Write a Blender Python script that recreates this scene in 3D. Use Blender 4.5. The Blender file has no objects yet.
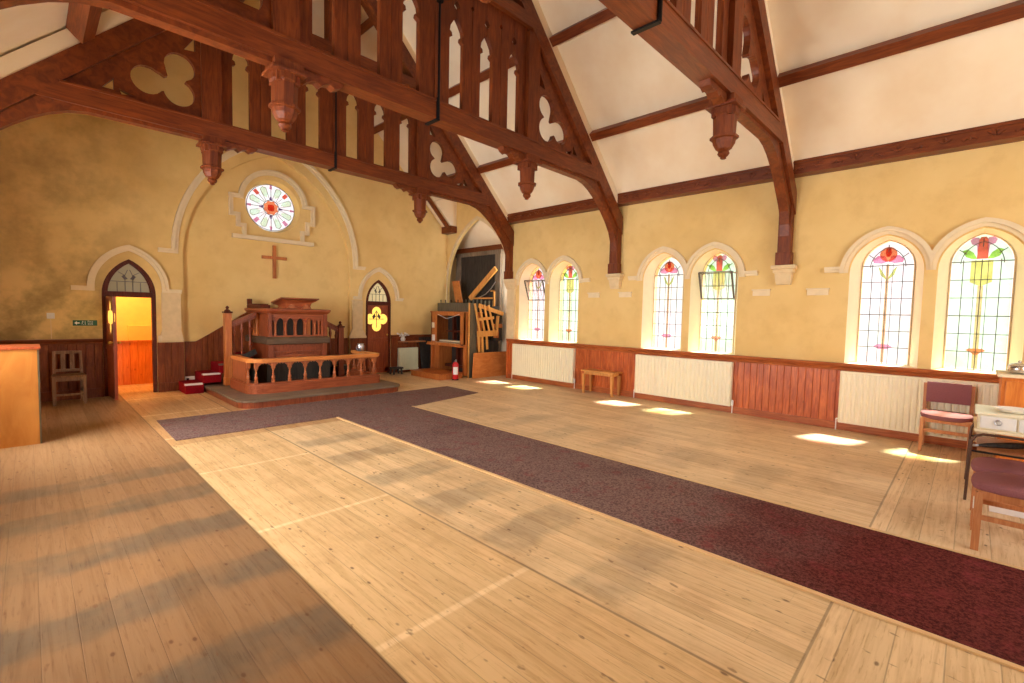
import bpy, bmesh, math, random
from mathutils import Vector, Matrix
from mathutils.geometry import delaunay_2d_cdt
random.seed(7)
C = bpy.context.scene.collection
PI = math.pi
XC = 3.79            # truss centre line
XW = 3.765           # centre line of the pulpit wall
W, L = 8.39, 10.82   # inner faces: window wall, pulpit wall
XL, YB = -0.81, -3.2 # inner faces: wall opposite, wall behind
RC = 12.2            # ceiling plane on the right: x + z = RC
RIDGE = RC - XC

# ------------------------------------------------------------------ materials
class NT:
    def __init__(s, name):
        s.m = bpy.data.materials.new(name); s.m.use_nodes = True
        s.t = s.m.node_tree; s.t.nodes.clear()
        s.out = s.t.nodes.new('ShaderNodeOutputMaterial')
    def n(s, ty, **kw):
        k = s.t.nodes.new(ty)
        for a, b in kw.items(): setattr(k, a, b)
        return k
    def put(s, sock, v):
        if v is None: return
        if isinstance(v, bpy.types.NodeSocket): s.t.links.new(v, sock)
        elif isinstance(v, (tuple, list)) and len(v) == 3 and sock.type == 'RGBA': sock.default_value = (*v, 1)
        else: sock.default_value = v
    def math(s, op, a, b=None, c=None, clamp=False):
        k = s.n('ShaderNodeMath', operation=op, use_clamp=clamp)
        s.put(k.inputs[0], a); s.put(k.inputs[1], b); s.put(k.inputs[2], c)
        return k.outputs[0]
    def mul(s, a, b): return s.math('MULTIPLY', a, b)
    def add(s, a, b): return s.math('ADD', a, b)
    def sub(s, a, b): return s.math('SUBTRACT', a, b)
    def step(s, v, lo, hi):          # smooth 0..1 between lo and hi
        k = s.n('ShaderNodeMapRange', interpolation_type='SMOOTHSTEP')
        s.put(k.inputs[0], v); k.inputs[1].default_value = lo; k.inputs[2].default_value = hi
        return k.outputs[0]
    def mix(s, f, a, b, mode='MIX'):
        k = s.n('ShaderNodeMix', data_type='RGBA', blend_type=mode)
        s.put(k.inputs[0], f); s.put(k.inputs[6], a); s.put(k.inputs[7], b)
        return k.outputs[2]
    def noise(s, vec, scale, detail=3, rough=.55, dist=0):
        k = s.n('ShaderNodeTexNoise'); s.put(k.inputs['Vector'], vec)
        k.inputs['Scale'].default_value = scale; k.inputs['Detail'].default_value = detail
        k.inputs['Roughness'].default_value = rough; k.inputs['Distortion'].default_value = dist
        return k.outputs[0]
    def pos(s): return s.n('ShaderNodeNewGeometry').outputs['Position']
    def obj(s): return s.n('ShaderNodeTexCoord').outputs['Object']
    def scl(s, v, k):
        m = s.n('ShaderNodeVectorMath', operation='MULTIPLY'); s.put(m.inputs[0], v); m.inputs[1].default_value = k
        return m.outputs[0]
    def xyz(s, v):
        k = s.n('ShaderNodeSeparateXYZ'); s.put(k.inputs[0], v); return k.outputs
    def vec(s, x, y, z=0.0):
        k = s.n('ShaderNodeCombineXYZ'); s.put(k.inputs[0], x); s.put(k.inputs[1], y); s.put(k.inputs[2], z)
        return k.outputs[0]
    def white(s, v):
        k = s.n('ShaderNodeTexWhiteNoise', noise_dimensions='1D'); s.put(k.inputs['W'], v); return k.outputs[0]
    def bsdf(s, col, rough=.6, metal=0., bump=None, bstr=.2, spec=.4, sheen=0.):
        b = s.n('ShaderNodeBsdfPrincipled')
        s.put(b.inputs['Base Color'], col); s.put(b.inputs['Roughness'], rough); s.put(b.inputs['Metallic'], metal)
        b.inputs['Specular IOR Level'].default_value = spec
        if sheen: b.inputs['Sheen Weight'].default_value = sheen
        if bump is not None:
            k = s.n('ShaderNodeBump'); k.inputs['Strength'].default_value = bstr; k.inputs['Distance'].default_value = .02
            s.put(k.inputs['Height'], bump); s.t.links.new(k.outputs[0], b.inputs['Normal'])
        s.t.links.new(b.outputs[0], s.out.inputs[0]); return s.m

def srgb(r, g, b):
    f = lambda c: c/12.92 if c <= .04045 else ((c+.055)/1.055)**2.4
    return (f(r/255), f(g/255), f(b/255))

def wood(name, a, b, stretch=(8, 8, .8), rough=.45, knots=0., spec=.4):
    t = NT(name); o = t.obj(); v = t.scl(o, stretch)
    g = t.noise(v, 3.2, 5, .6, 1.2); f = t.noise(t.scl(o, (1.2, 1.2, 1.2)), 1.3, 2)
    col = t.mix(t.step(g, .3, .72), a, b)
    col = t.mix(t.mul(t.step(f, .35, .75), .35), col, tuple(c*.55 for c in a))
    if knots:
        k = t.n('ShaderNodeTexVoronoi'); t.put(k.inputs['Vector'], t.scl(o, (4.5, 4.5, 2.6))); k.inputs['Scale'].default_value = 1.6
        col = t.mix(t.mul(t.sub(1., t.step(k.outputs['Distance'], .03, .15)), knots), col, tuple(c*.35 for c in a))
    return t.bsdf(col, rough, bump=g, bstr=.08, spec=spec)

def plain(name, c, rough=.5, metal=0., var=.12, scale=9., spec=.4, sheen=0.):
    t = NT(name); g = t.noise(t.obj(), scale, 3)
    col = t.mix(t.step(g, .3, .7), c, tuple(x*(1-var) for x in c))
    return t.bsdf(col, rough, metal, spec=spec, sheen=sheen)

M = {}
SX, SY, SZ = (.8, 8, 8), (8, .8, 8), (8, 8, .8)
tr_a, tr_b = srgb(98, 41, 14), srgb(136, 66, 25)
M['truss_x'] = wood('stained_timber_across', tr_a, tr_b, SX, .42)
M['truss_y'] = wood('stained_timber_along', tr_a, tr_b, SY, .42)
M['truss_z'] = wood('stained_timber_upright', tr_a, tr_b, SZ, .52, 0, .3)
M['truss_d'] = wood('stained_timber_panel', tr_a, tr_b, (3, 3, 3), .45)
M['redwood'] = wood('varnished_red_pine', srgb(166, 74, 32), srgb(214, 116, 58), SZ, .33, .5)
M['redwood_y'] = wood('varnished_red_rail', srgb(150, 72, 34), srgb(196, 112, 60), SY, .33)
M['redwood_x'] = wood('varnished_red_rail_across', srgb(110, 52, 26), srgb(150, 80, 42), SX, .35)
M['darkpine'] = wood('dark_varnished_pine', srgb(112, 54, 26), srgb(148, 78, 40), SZ, .5, .4, .2)
M['orangepine'] = wood('orange_knotty_pine', srgb(206, 110, 40), srgb(228, 140, 62), SZ, .35, .8)
M['pulpit'] = wood('pulpit_mahogany', srgb(122, 54, 28), srgb(156, 78, 44), SZ, .38)
M['pulpit_x'] = wood('pulpit_mahogany_across', srgb(138, 64, 34), srgb(176, 94, 54), SX, .38)
M['railtop'] = wood('worn_golden_rail', srgb(206, 120, 56), srgb(228, 150, 80), SX, .28)
M['baluster'] = wood('golden_brown_turning', srgb(160, 84, 46), srgb(192, 112, 66), SZ, .35)
M['ledge'] = wood('grimy_ledge_timber', srgb(88, 66, 48), srgb(116, 92, 70), SX, .6)
M['dusty'] = wood('dusty_grey_timber', srgb(112, 92, 74), srgb(140, 118, 96), SX, .7)
M['doorwood'] = wood('door_red_brown', srgb(132, 56, 28), srgb(166, 80, 42), SZ, .35)
M['frame_dark'] = wood('dark_door_frame', srgb(78, 30, 16), srgb(106, 46, 26), SZ, .5, 0, .2)
M['oak'] = wood('golden_oak', srgb(196, 130, 62), srgb(222, 162, 92), SZ, .4)
M['oak_x'] = wood('golden_oak_across', srgb(196, 130, 62), srgb(222, 162, 92), SX, .4)
M['chairwood'] = wood('beech_chair_frame', srgb(180, 112, 66), srgb(206, 142, 94), SZ, .4)
M['oldchair'] = wood('old_brown_chair', srgb(122, 84, 50), srgb(160, 118, 76), SZ, .5)
M['plyyellow'] = wood('yellow_plywood', srgb(172, 104, 34), srgb(190, 126, 54), (1.5, 1.5, .5), .5)
M['plyorange'] = wood('orange_plywood', srgb(190, 112, 52), srgb(210, 136, 72), (1.2, 1.2, 3), .5)
M['organwood'] = wood('organ_oak', srgb(178, 96, 42), srgb(206, 126, 64), SZ, .4)
M['slat'] = wood('raw_slat', srgb(214, 146, 66), srgb(234, 174, 98), SZ, .5)
M['charcoal'] = wood('charcoal_board', srgb(46, 40, 36), srgb(70, 62, 54), SZ, .7)
M['greyboard'] = wood('grey_green_board', srgb(92, 84, 66), srgb(118, 108, 86), SZ, .8)
M['greyframe'] = wood('weathered_grey_frame', srgb(108, 92, 74), srgb(142, 124, 102), SZ, .8)
M['iron'] = plain('black_iron', srgb(34, 30, 30), .5, .6)
M['reveal'] = plain('lightened_window_reveal', srgb(246, 234, 204), .8, var=.04)  # paler than the wall plaster: brightness from the windows painted into the colour
M['cream'] = plain('cream_moulding', srgb(236, 216, 178), .7, var=.06)
M['stone'] = plain('pale_stone', srgb(230, 205, 160), .8, var=.1)
M['radiator'] = plain('radiator_enamel', srgb(240, 230, 200), .35, var=.04)
M['radiator_g'] = plain('radiator_enamel_greenish', srgb(220, 222, 190), .35, var=.04)
M['white'] = plain('white_paint', srgb(238, 234, 226), .5, var=.05)
M['purple'] = plain('purple_weave', srgb(152, 98, 102), .9, var=.22, scale=160, spec=.1)
M['red'] = plain('red_carpet_tread', srgb(150, 16, 26), .9, var=.3, scale=60, spec=.1)
M['extred'] = plain('extinguisher_red', srgb(200, 34, 40), .3, var=.04)
M['steel'] = plain('brushed_steel', srgb(200, 200, 204), .3, .9)
M['chrome'] = plain('silver_ware', srgb(226, 224, 220), .18, .9)
M['green'] = plain('sign_green', srgb(18, 84, 58), .4, var=.03)
M['gold'] = plain('aged_gold', srgb(214, 170, 76), .35, .5)
M['dust_green'] = plain('mint_moulding', srgb(196, 206, 160), .6)

def mat_plaster():
    t = NT('cream_plaster_wall'); p = t.pos(); x, y, z = t.xyz(p)
    a = t.noise(p, .7, 4, .6); b = t.noise(p, 3.5, 5, .65); fine = t.noise(p, 45, 2)
    col = t.mix(t.step(a, .35, .7), srgb(236, 204, 138), srgb(226, 190, 122))
    col = t.mix(t.mul(t.step(b, .45, .75), .3), col, srgb(206, 166, 104))
    # damp, sooty staining on the old pulpit wall, left of the door
    st = t.mul(t.mul(t.sub(1., t.step(x, .2, 2.4)), t.step(y, 10.3, 10.7)), t.step(t.noise(p, 1.1, 5, .65), .36, .62))
    low = t.sub(1., t.step(z, 1.2, 2.6))
    col = t.mix(t.mul(st, .6), col, srgb(156, 124, 78))
    col = t.mix(t.mul(t.mul(st, low), .6), col, srgb(132, 116, 72))
    return t.bsdf(col, .85, bump=t.add(b, t.mul(fine, .3)), bstr=.12, spec=.15)
M['plaster'] = mat_plaster()

def mat_ceiling():
    t = NT('ceiling_plaster'); p = t.pos()
    a = t.noise(p, .9, 4, .6)
    col = t.mix(t.step(a, .35, .7), srgb(244, 228, 200), srgb(236, 214, 180))
    return t.bsdf(col, .85, bump=a, bstr=.05, spec=.15)
M['ceiling'] = mat_ceiling()

def mat_floor():
    t = NT('pine_floorboards'); p = t.pos(); x, y, z = t.xyz(p)
    cross = t.mul(t.math('LESS_THAN', y, .48), t.math('GREATER_THAN', x, 1.1))
    def boards(u, v, w):
        q = t.math('DIVIDE', u, w); i = t.math('FLOOR', q); f = t.math('FRACT', q)
        edge = t.math('MINIMUM', f, t.sub(1., f))
        gap = t.sub(1., t.step(edge, .004, .024))
        r = t.white(i); r2 = t.white(t.add(i, 37.3))
        off = t.mul(r2, 9.)
        joint = t.math('FRACT', t.math('DIVIDE', t.add(v, off), 3.4))
        gap = t.math('MAXIMUM', gap, t.mul(t.math('LESS_THAN', joint, .0012), .35))
        g = t.noise(t.vec(t.mul(u, 26.), t.add(t.mul(v, 1.3), off), r), 1., 5, .62, .8)
        k = t.n('ShaderNodeTexVoronoi'); t.put(k.inputs['Vector'], t.vec(t.mul(u, 13.), t.mul(t.add(v, off), 6.5), t.mul(r, 5.)))
        k.inputs['Scale'].default_value = 1.
        kn = t.sub(1., t.step(k.outputs['Distance'], .06, .17))
        kn = t.mul(kn, t.math('GREATER_THAN', t.xyz(k.outputs['Color'])[0], .62))
        return gap, r, g, kn
    A = boards(x, y, .135); B = boards(y, x, .19)
    sel = lambda a, b: t.add(t.mul(a, t.sub(1., cross)), t.mul(b, cross))
    gap, r, g, kn = [sel(a, b) for a, b in zip(A, B)]
    wob = t.mul(t.sub(t.noise(p, 2.4, 5, .65), .5), .34)
    xw = t.add(x, t.mul(wob, .25)); yw = t.add(y, wob)
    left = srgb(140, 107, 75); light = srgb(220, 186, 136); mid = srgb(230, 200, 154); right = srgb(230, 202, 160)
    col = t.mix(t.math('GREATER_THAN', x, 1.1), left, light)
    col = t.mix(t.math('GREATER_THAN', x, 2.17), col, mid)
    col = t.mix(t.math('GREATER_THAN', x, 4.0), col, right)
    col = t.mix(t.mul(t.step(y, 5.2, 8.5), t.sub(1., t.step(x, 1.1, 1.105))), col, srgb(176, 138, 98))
    col = t.mix(t.mul(t.step(y, 6.48, 6.5), t.mul(t.step(x, 1.1, 1.105), t.sub(1., t.step(x, 4., 4.01)))), col, srgb(200, 160, 112))
    # the paler pew bays towards the windows
    bayx = t.mul(t.step(x, 5.55, 5.6), t.sub(1., t.step(x, 7.2, 7.3)))
    col = t.mix(t.mul(bayx, .35), col, srgb(240, 214, 172))
    # grey grime where the pews stood: bands across the room
    ph = t.math('FRACT', t.math('DIVIDE', t.add(yw, .06), .825))
    band = t.step(ph, .56, .74)
    band = t.math('MAXIMUM', band, t.sub(1., t.step(ph, .0, .13)))
    blotch = t.step(t.noise(p, 2.2, 4, .6), .28, .6)
    inL = t.mul(t.step(xw, -.35, -.1), t.sub(1., t.step(x, 1.085, 1.1)))
    inM = t.mul(t.step(x, 2.17, 2.25), t.sub(1., t.step(xw, 2.95, 3.2)))
    inR = t.mul(t.step(x, 4.6, 4.9), t.sub(1., t.step(xw, 5.5, 5.8)))
    rng = t.mul(t.step(y, .9, 1.3), t.sub(1., t.step(y, 5.4, 6.4)))
    am = t.mul(t.mul(band, rng), t.add(.35, t.mul(blotch, .65)))
    grime = t.mul(am, t.add(t.add(t.mul(inL, .78), t.mul(inM, .52)), t.mul(inR, .28)))
    col = t.mix(grime, col, t.mix(t.step(x, 1.1, 1.105), srgb(96, 84, 70), srgb(134, 118, 98)))
    # scrubbed pale lines left by the pew ends on the light strip
    ln = t.sub(1., t.step(t.math('ABSOLUTE', t.sub(t.math('FRACT', t.math('DIVIDE', t.add(y, .55), 1.65)), .5)), .006, .02))
    ln = t.mul(ln, t.mul(t.step(x, 1.1, 1.12), t.sub(1., t.step(x, 2.15, 2.17))))
    col = t.mix(t.mul(ln, .55), col, srgb(250, 226, 180))
    col = t.mix(1., col, t.mix(r, (.91, .89, .86), (1.05, 1.05, 1.05)), 'MULTIPLY')
    col = t.mix(t.mul(t.step(g, .4, .72), .48), col, t.mix(1., col, (.62, .50, .36), 'MULTIPLY'))
    fs = sel(t.noise(t.vec(t.mul(x, 70.), t.mul(y, 5.), 0.), 1., 4, .65), t.noise(t.vec(t.mul(y, 70.), t.mul(x, 5.), 3.), 1., 4, .65))
    col = t.mix(t.mul(t.step(fs, .54, .68), .5), col, t.mix(1., col, (.58, .44, .30), 'MULTIPLY'))
    dk = t.noise(t.vec(t.mul(x, 22.), t.mul(y, 9.), 5.), 1., 2, .5)
    col = t.mix(t.mul(t.step(dk, .66, .74), .6), col, srgb(104, 66, 38))
    col = t.mix(t.mul(t.step(t.noise(p, 1.6, 5, .65), .45, .7), .28), col, srgb(150, 108, 66))
    col = t.mix(t.mul(kn, .75), col, srgb(86, 48, 24))
    col = t.mix(t.mul(gap, .36), col, srgb(84, 58, 36))
    for xe in (1.1, 2.17):
        e = t.sub(1., t.step(t.math('ABSOLUTE', t.sub(x, xe)), .004, .011))
        col = t.mix(t.mul(e, .55), col, srgb(70, 46, 28))
    e = t.sub(1., t.step(t.math('ABSOLUTE', t.sub(y, .48)), .004, .010)); e = t.mul(e, t.step(x, 1.09, 1.1))
    col = t.mix(t.mul(e, .5), col, srgb(80, 54, 34))
    h = t.sub(t.mul(g, .2), gap)
    return t.bsdf(col, t.add(.42, t.mul(g, .2)), bump=h, bstr=.25, spec=.3)
M['floor'] = mat_floor()

def mat_carpet():
    t = NT('worn_plum_carpet'); p = t.pos()
    a = t.noise(p, 60, 3, .7); b = t.noise(p, 5, 4, .7); c = t.noise(p, 1.1, 3)
    x, y, z = t.xyz(p)
    worn = t.step(t.add(y, t.mul(t.sub(c, .5), 2.)), .3, 2.2)
    col = t.mix(t.step(a, .35, .65), t.mix(worn, srgb(66, 26, 24), srgb(98, 74, 70)), t.mix(worn, srgb(112, 52, 46), srgb(146, 120, 112)))
    col = t.mix(t.mul(t.step(b, .52, .7), .45), col, srgb(132, 54, 56))
    col = t.mix(t.mul(t.step(c, .5, .75), .3), col, srgb(66, 42, 44))
    return t.bsdf(col, .95, bump=a, bstr=.5, spec=.05)
M['carpet'] = mat_carpet()

def mat_glass(name, tint, body=.03, alt=None):
    t = NT(name)
    tr = t.n('ShaderNodeBsdfTransparent'); t.put(tr.inputs[0], t.mix(t.step(t.noise(t.obj(), 5., 2), .35, .65), tint, alt or tuple(c*.9 for c in tint)))
    tl = t.n('ShaderNodeBsdfTranslucent'); t.put(tl.inputs[0], tint)
    gl = t.n('ShaderNodeBsdfGlossy'); gl.inputs['Roughness'].default_value = .15
    m1 = t.n('ShaderNodeMixShader'); m1.inputs[0].default_value = body
    t.t.links.new(tr.outputs[0], m1.inputs[1]); t.t.links.new(tl.outputs[0], m1.inputs[2])
    m2 = t.n('ShaderNodeMixShader'); m2.inputs[0].default_value = .03
    t.t.links.new(m1.outputs[0], m2.inputs[1]); t.t.links.new(gl.outputs[0], m2.inputs[2])
    t.t.links.new(m2.outputs[0], t.out.inputs[0]); return t.m
G = {}
for k, c in dict(clear=(.93, .93, .93), pale_green=(.88, .96, .88), red=(.93, .38, .31), orange=(.95, .52, .34), pink=(.92, .58, .72),
                 leaf=(.66, .82, .36), olive=(.74, .76, .44), yellow=(.93, .82, .50), purple=(.45, .25, .55), straw=(.90, .74, .56)).items():
    G[k] = mat_glass('stained_glass_'+k, c, alt={'clear': (.95, .88, .90), 'pale_green': (.84, .95, .80)}.get(k))
G['plain'] = mat_glass('plain_window_glass', (.93, .93, .93))
GL = ['clear', 'pale_green', 'red', 'orange', 'pink', 'leaf', 'olive', 'yellow', 'purple', 'straw']
M['lead'] = plain('lead_came', srgb(92, 80, 70), .6, .1)

# ------------------------------------------------------------------ mesh helpers
class MB:
    def __init__(s): s.b = bmesh.new(); s.mi = 0
    def face(s, vs):
        try: f = s.b.faces.new(vs); f.material_index = s.mi; return f
        except ValueError: return None
    def box(s, x0, x1, y0, y1, z0, z1, bev=0.):
        v = [s.b.verts.new((x, y, z)) for z in (z0, z1) for x, y in ((x0, y0), (x1, y0), (x1, y1), (x0, y1))]
        fs = [s.face([v[i] for i in q]) for q in ((3, 2, 1, 0), (4, 5, 6, 7), (0, 1, 5, 4), (1, 2, 6, 5), (2, 3, 7, 6), (3, 0, 4, 7))]
        if bev:
            es = {e for f in fs for e in f.edges}
            r = bmesh.ops.bevel(s.b, geom=list(es), offset=bev, segments=2, profile=.6, affect='EDGES')
            for f in r['faces']: f.material_index = s.mi
        return s
    def obox(s, c, ax, ay, az, hx, hy, hz):      # oriented box: centre, unit axes, half sizes
        c, ax, ay, az = Vector(c), Vector(ax).normalized(), Vector(ay).normalized(), Vector(az).normalized()
        v = [s.b.verts.new(c+ax*i*hx+ay*j*hy+az*k*hz) for k in (-1, 1) for i, j in ((-1, -1), (1, -1), (1, 1), (-1, 1))]
        for q in ((3, 2, 1, 0), (4, 5, 6, 7), (0, 1, 5, 4), (1, 2, 6, 5), (2, 3, 7, 6), (3, 0, 4, 7)): s.face([v[i] for i in q])
        return s
    def bar(s, a, b, w, h, up=(0, 0, 1)):        # beam from a to b
        a, b = Vector(a), Vector(b); d = (b-a).normalized(); u = Vector(up)
        sd = d.cross(u)
        if sd.length < 1e-4: sd = d.cross(Vector((1, 0, 0)))
        sd.normalize(); u = sd.cross(d)
        return s.obox((a+b)/2, d, sd, u, (b-a).length/2, w/2, h/2)
    def map(s, pl, u, v, t):
        return {'xz': (u, t, v), 'yz': (t, u, v), 'xy': (u, v, t)}[pl]
    def plate(s, pl, outer, holes, t0, t1):      # polygon (with holes) in plane pl, thick from t0 to t1
        loops = [outer]+list(holes); P = []; E = []; spans = []
        for lp in loops:
            lp = [q for k, q in enumerate(lp) if math.dist(q, lp[k-1]) > 1e-6]
            b0 = len(P); n = len(lp); P += [Vector(q) for q in lp]; E += [(b0+k, b0+(k+1) % n) for k in range(n)]; spans.append((b0, n))
        vo, eo, fo, ov, oe, of = delaunay_2d_cdt(P, E, [], 1, 1e-7)
        segs = [(P[a], P[b]) for a, b in E]
        def inside(x, y):
            c = False
            for p, q in segs:
                if (p.y > y) != (q.y > y) and x < (q.x-p.x)*(y-p.y)/(q.y-p.y)+p.x: c = not c
            return c
        A = [s.b.verts.new(s.map(pl, v.x, v.y, t0)) for v in vo]; B = [s.b.verts.new(s.map(pl, v.x, v.y, t1)) for v in vo]
        for f in fo:
            if len(f) < 3: continue
            x = sum(vo[k].x for k in f)/len(f); y = sum(vo[k].y for k in f)/len(f)
            if inside(x, y): s.face([A[k] for k in f][::-1]); s.face([B[k] for k in f])
        for a, b in eo:
            m = (vo[a]+vo[b])/2; d = (vo[b]-vo[a])
            if d.length < 1e-9: continue
            nn = Vector((-d.y, d.x)).normalized()*1e-5
            if inside(m.x+nn.x, m.y+nn.y) != inside(m.x-nn.x, m.y-nn.y): s.face((A[a], A[b], B[b], B[a]))
        lone = [v for v in A+B if not v.link_faces]
        if lone: bmesh.ops.delete(s.b, geom=lone, context='VERTS')
        return s
    def loft(s, rings, closed=True, caps=False):
        R = [[s.b.verts.new(p) for p in r] for r in rings]; n = len(R[0])
        for a, b in zip(R, R[1:]):
            for i in range(n if closed else n-1):
                j = (i+1) % n; s.face((a[i], a[j], b[j], b[i]))
        if caps: s.face(R[0][::-1]); s.face(R[-1])
        return s
    def lathe(s, cx, cy, prof, n=16, rot=0.):    # prof: (radius, z)
        rings = [[(cx+max(r, 1e-4)*math.cos(rot+2*PI*i/n), cy+max(r, 1e-4)*math.sin(rot+2*PI*i/n), z) for i in range(n)] for r, z in prof]
        return s.loft(rings, True, True)
    def tube(s, pts, r, n=8):
        P = [Vector(p) for p in pts]; rings = []
        up = Vector((0, 0, 1))
        for i, p in enumerate(P):
            d = (P[min(i+1, len(P)-1)]-P[max(i-1, 0)]).normalized()
            a = d.cross(up)
            if a.length < 1e-3: a = d.cross(Vector((0, 1, 0)))
            a.normalize(); b = a.cross(d); rr = r[i] if isinstance(r, (list, tuple)) else r
            rings.append([p+(a*math.cos(2*PI*k/n)+b*math.sin(2*PI*k/n))*rr for k in range(n)])
        return s.loft(rings, True, True)
    def ball(s, c, r, n=12):
        rs = r if isinstance(r, (tuple, list)) else (r, r, r)
        rings = []
        for i in range(1, n//2):
            th = PI*i/(n//2)
            rings.append([(c[0]+rs[0]*math.sin(th)*math.cos(2*PI*k/n), c[1]+rs[1]*math.sin(th)*math.sin(2*PI*k/n), c[2]-rs[2]*math.cos(th)) for k in range(n)])
        return s.loft(rings, True, True)
    def build(s, name, mat, parent=None, smooth=False, org=None):
        bmesh.ops.recalc_face_normals(s.b, faces=s.b.faces)
        me = bpy.data.meshes.new(name); s.b.to_mesh(me); s.b.free()
        for m in (mat if isinstance(mat, (list, tuple)) else [mat]): me.materials.append(m)
        if org is None and parent is not None:
            org = Vector((0, 0, 0)); q = parent
            while q is not None:
                if not q.get('local'): org += q.location
                q = q.parent
        if org is not None and Vector(org).length > 0: me.transform(Matrix.Translation(-Vector(org)))
        if smooth:
            me.polygons.foreach_set('use_smooth', [True]*len(me.polygons))
            me.set_sharp_from_angle(angle=math.radians(40))
        o = bpy.data.objects.new(name, me); C.objects.link(o)
        if parent is not None: o.parent = parent
        return o

def tag(o, label, cat, group=None, kind=None):
    o['label'] = label; o['category'] = cat
    if group: o['group'] = group
    if kind: o['kind'] = kind
    return o
def thing(name, loc, label, cat, group=None, kind=None, rz=0., local=False):
    o = bpy.data.objects.new(name, None); C.objects.link(o); o.location = loc; o.rotation_euler.z = rz
    o.empty_display_size = .1
    if local: o['local'] = 1
    return tag(o, label, cat, group, kind)
def dup(root, loc, label, rz=None):
    def cp(o, par):
        c = o.copy(); C.objects.link(c)
        if par is not None: c.parent = par
        for ch in list(o.children): cp(ch, c)
        return c
    r = cp(root, None); r.location = loc; r['label'] = label
    if rz is not None: r.rotation_euler.z = rz
    return r
def solo(name, mb, mat, label, cat, org, group=None, kind=None, smooth=False):
    o = mb.build(name, mat, None, smooth, org); o.location = org
    return tag(o, label, cat, group, kind)
def struct(name, mb, mat, label, cat, smooth=False):
    return tag(mb.build(name, mat, None, smooth), label, cat, None, 'structure')

def gothic(cx, hw, zs, off, n=10, z0=None):
    """arch outline: arcs of radius hw+off struck from centres off beyond the middle; open at the foot (z0 = base height)"""
    R = hw+off; a1 = math.acos(off/R)
    left = [(cx+off-R*math.cos(a1*i/n), zs+R*math.sin(a1*i/n)) for i in range(n+1)]
    right = [(cx-off+R*math.cos(a1*i/n), zs+R*math.sin(a1*i/n)) for i in range(n-1, -1, -1)]
    pts = left+right
    if z0 is not None: pts = [(cx-hw, z0)]+pts+[(cx+hw, z0)]
    return pts
def arch_z(cx, hw, zs, off, x):
    d = abs(x-cx); R = hw+off
    return zs+math.sqrt(max(R*R-(d+off)**2, 0))
def trefoil(lobes, n=72):
    cx = sum(a for a, b, r in lobes)/len(lobes); cy = sum(b for a, b, r in lobes)/len(lobes); out = []
    for i in range(n):
        th = 2*PI*i/n; dx, dy = math.cos(th), math.sin(th); best = .05
        for a, b, r in lobes:
            px, py = a-cx, b-cy; k = px*dx+py*dy; d2 = px*px+py*py-k*k
            if d2 < r*r: best = max(best, k+math.sqrt(r*r-d2))
        out.append((cx+dx*best, cy+dy*best))
    return out
# ------------------------------------------------------------------ setting
WC = [7.545, 6.586, 4.217, 3.273, .904, -.055]       # window centres along the wall
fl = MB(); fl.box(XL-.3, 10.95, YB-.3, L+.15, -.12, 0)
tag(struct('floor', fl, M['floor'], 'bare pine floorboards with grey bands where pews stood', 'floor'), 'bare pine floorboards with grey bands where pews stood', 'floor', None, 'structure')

# wall with the windows
def window_wall(name, xin, sgn, centres, y1, label):
    m = MB()
    holes = [gothic(c, .41, 2.31, .10, 10, .99) for c in centres]
    m.plate('yz', [(YB-.3, 0), (y1, 0), (y1, 3.95), (YB-.3, 3.95)], holes, xin, xin+sgn*.02)
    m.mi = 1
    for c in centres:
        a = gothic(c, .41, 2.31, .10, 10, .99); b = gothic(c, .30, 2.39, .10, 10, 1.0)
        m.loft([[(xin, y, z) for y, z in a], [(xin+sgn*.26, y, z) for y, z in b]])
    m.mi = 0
    m.plate('yz', [(YB-.3, -.1), (y1, -.1), (y1, 3.7), (YB-.3, 3.7)], [gothic(c, .30, 2.39, .10, 10, 1.0) for c in centres], xin+sgn*.26, xin+sgn*.36)
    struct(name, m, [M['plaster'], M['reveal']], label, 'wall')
window_wall('wall_right', W, 1, WC, 8.15, 'cream plaster wall with three pairs of arched windows')
window_wall('wall_left', XL, -1, [6.586, 7.545, 4.217, 3.273, .904, -.055], L+.1, 'cream plaster wall opposite the stained glass windows')
m = MB()
m.plate('yz', [(8.15, 0)]+gothic(9.55, 1.25, 2.35, .6, 12, 0)+[(L, 0), (L, 4.75), (8.40, 4.75), (8.40, 3.95), (8.15, 3.95)], [], W, W+.09)
struct('wall_arch', m, M['plaster'], 'cream plaster wall pierced by the pointed arch of the organ chamber', 'wall')

D1, D2 = 1.273, 6.225     # door centres
m = MB()
out = [(XL-.3, 0)] + gothic(D1, .38, 1.80, .33, 10, 0) + gothic(XW, 1.685, 2.55, .75, 16, 0) + gothic(D2, .355, 1.80, .33, 10, 0) + [(8.415, 0), (8.415, 3.77), (XC, 8.40), (XL-.3, 3.8)]
m.plate('xz', out, [], L, L+.10)
RZ = 3.80                # rosette
circ = lambda r, n=48: [(XW-.01+r*math.cos(2*PI*i/n), RZ+r*math.sin(2*PI*i/n)) for i in range(n)]
cxr = XW-.01
def framed(r, y, x0=1.95, x1=5.58, z0=-.05, z1=5.4):     # flat sheet with a round opening
    an = sorted([2*PI*i/48 for i in range(48)]+[math.atan2(zz-RZ, xx-cxr) % (2*PI) for xx in (x0, x1) for zz in (z0, z1)])
    def edge(a):
        c_, s_ = math.cos(a), math.sin(a); k = 1e9
        if abs(c_) > 1e-9: k = min(k, ((x1 if c_ > 0 else x0)-cxr)/c_)
        if abs(s_) > 1e-9: k = min(k, ((z1 if s_ > 0 else z0)-RZ)/s_)
        return (cxr+k*c_, y, RZ+k*s_)
    m.loft([[(cxr+r*math.cos(a), y, RZ+r*math.sin(a)) for a in an], [edge(a) for a in an]])
framed(.55, L+.101)
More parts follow.
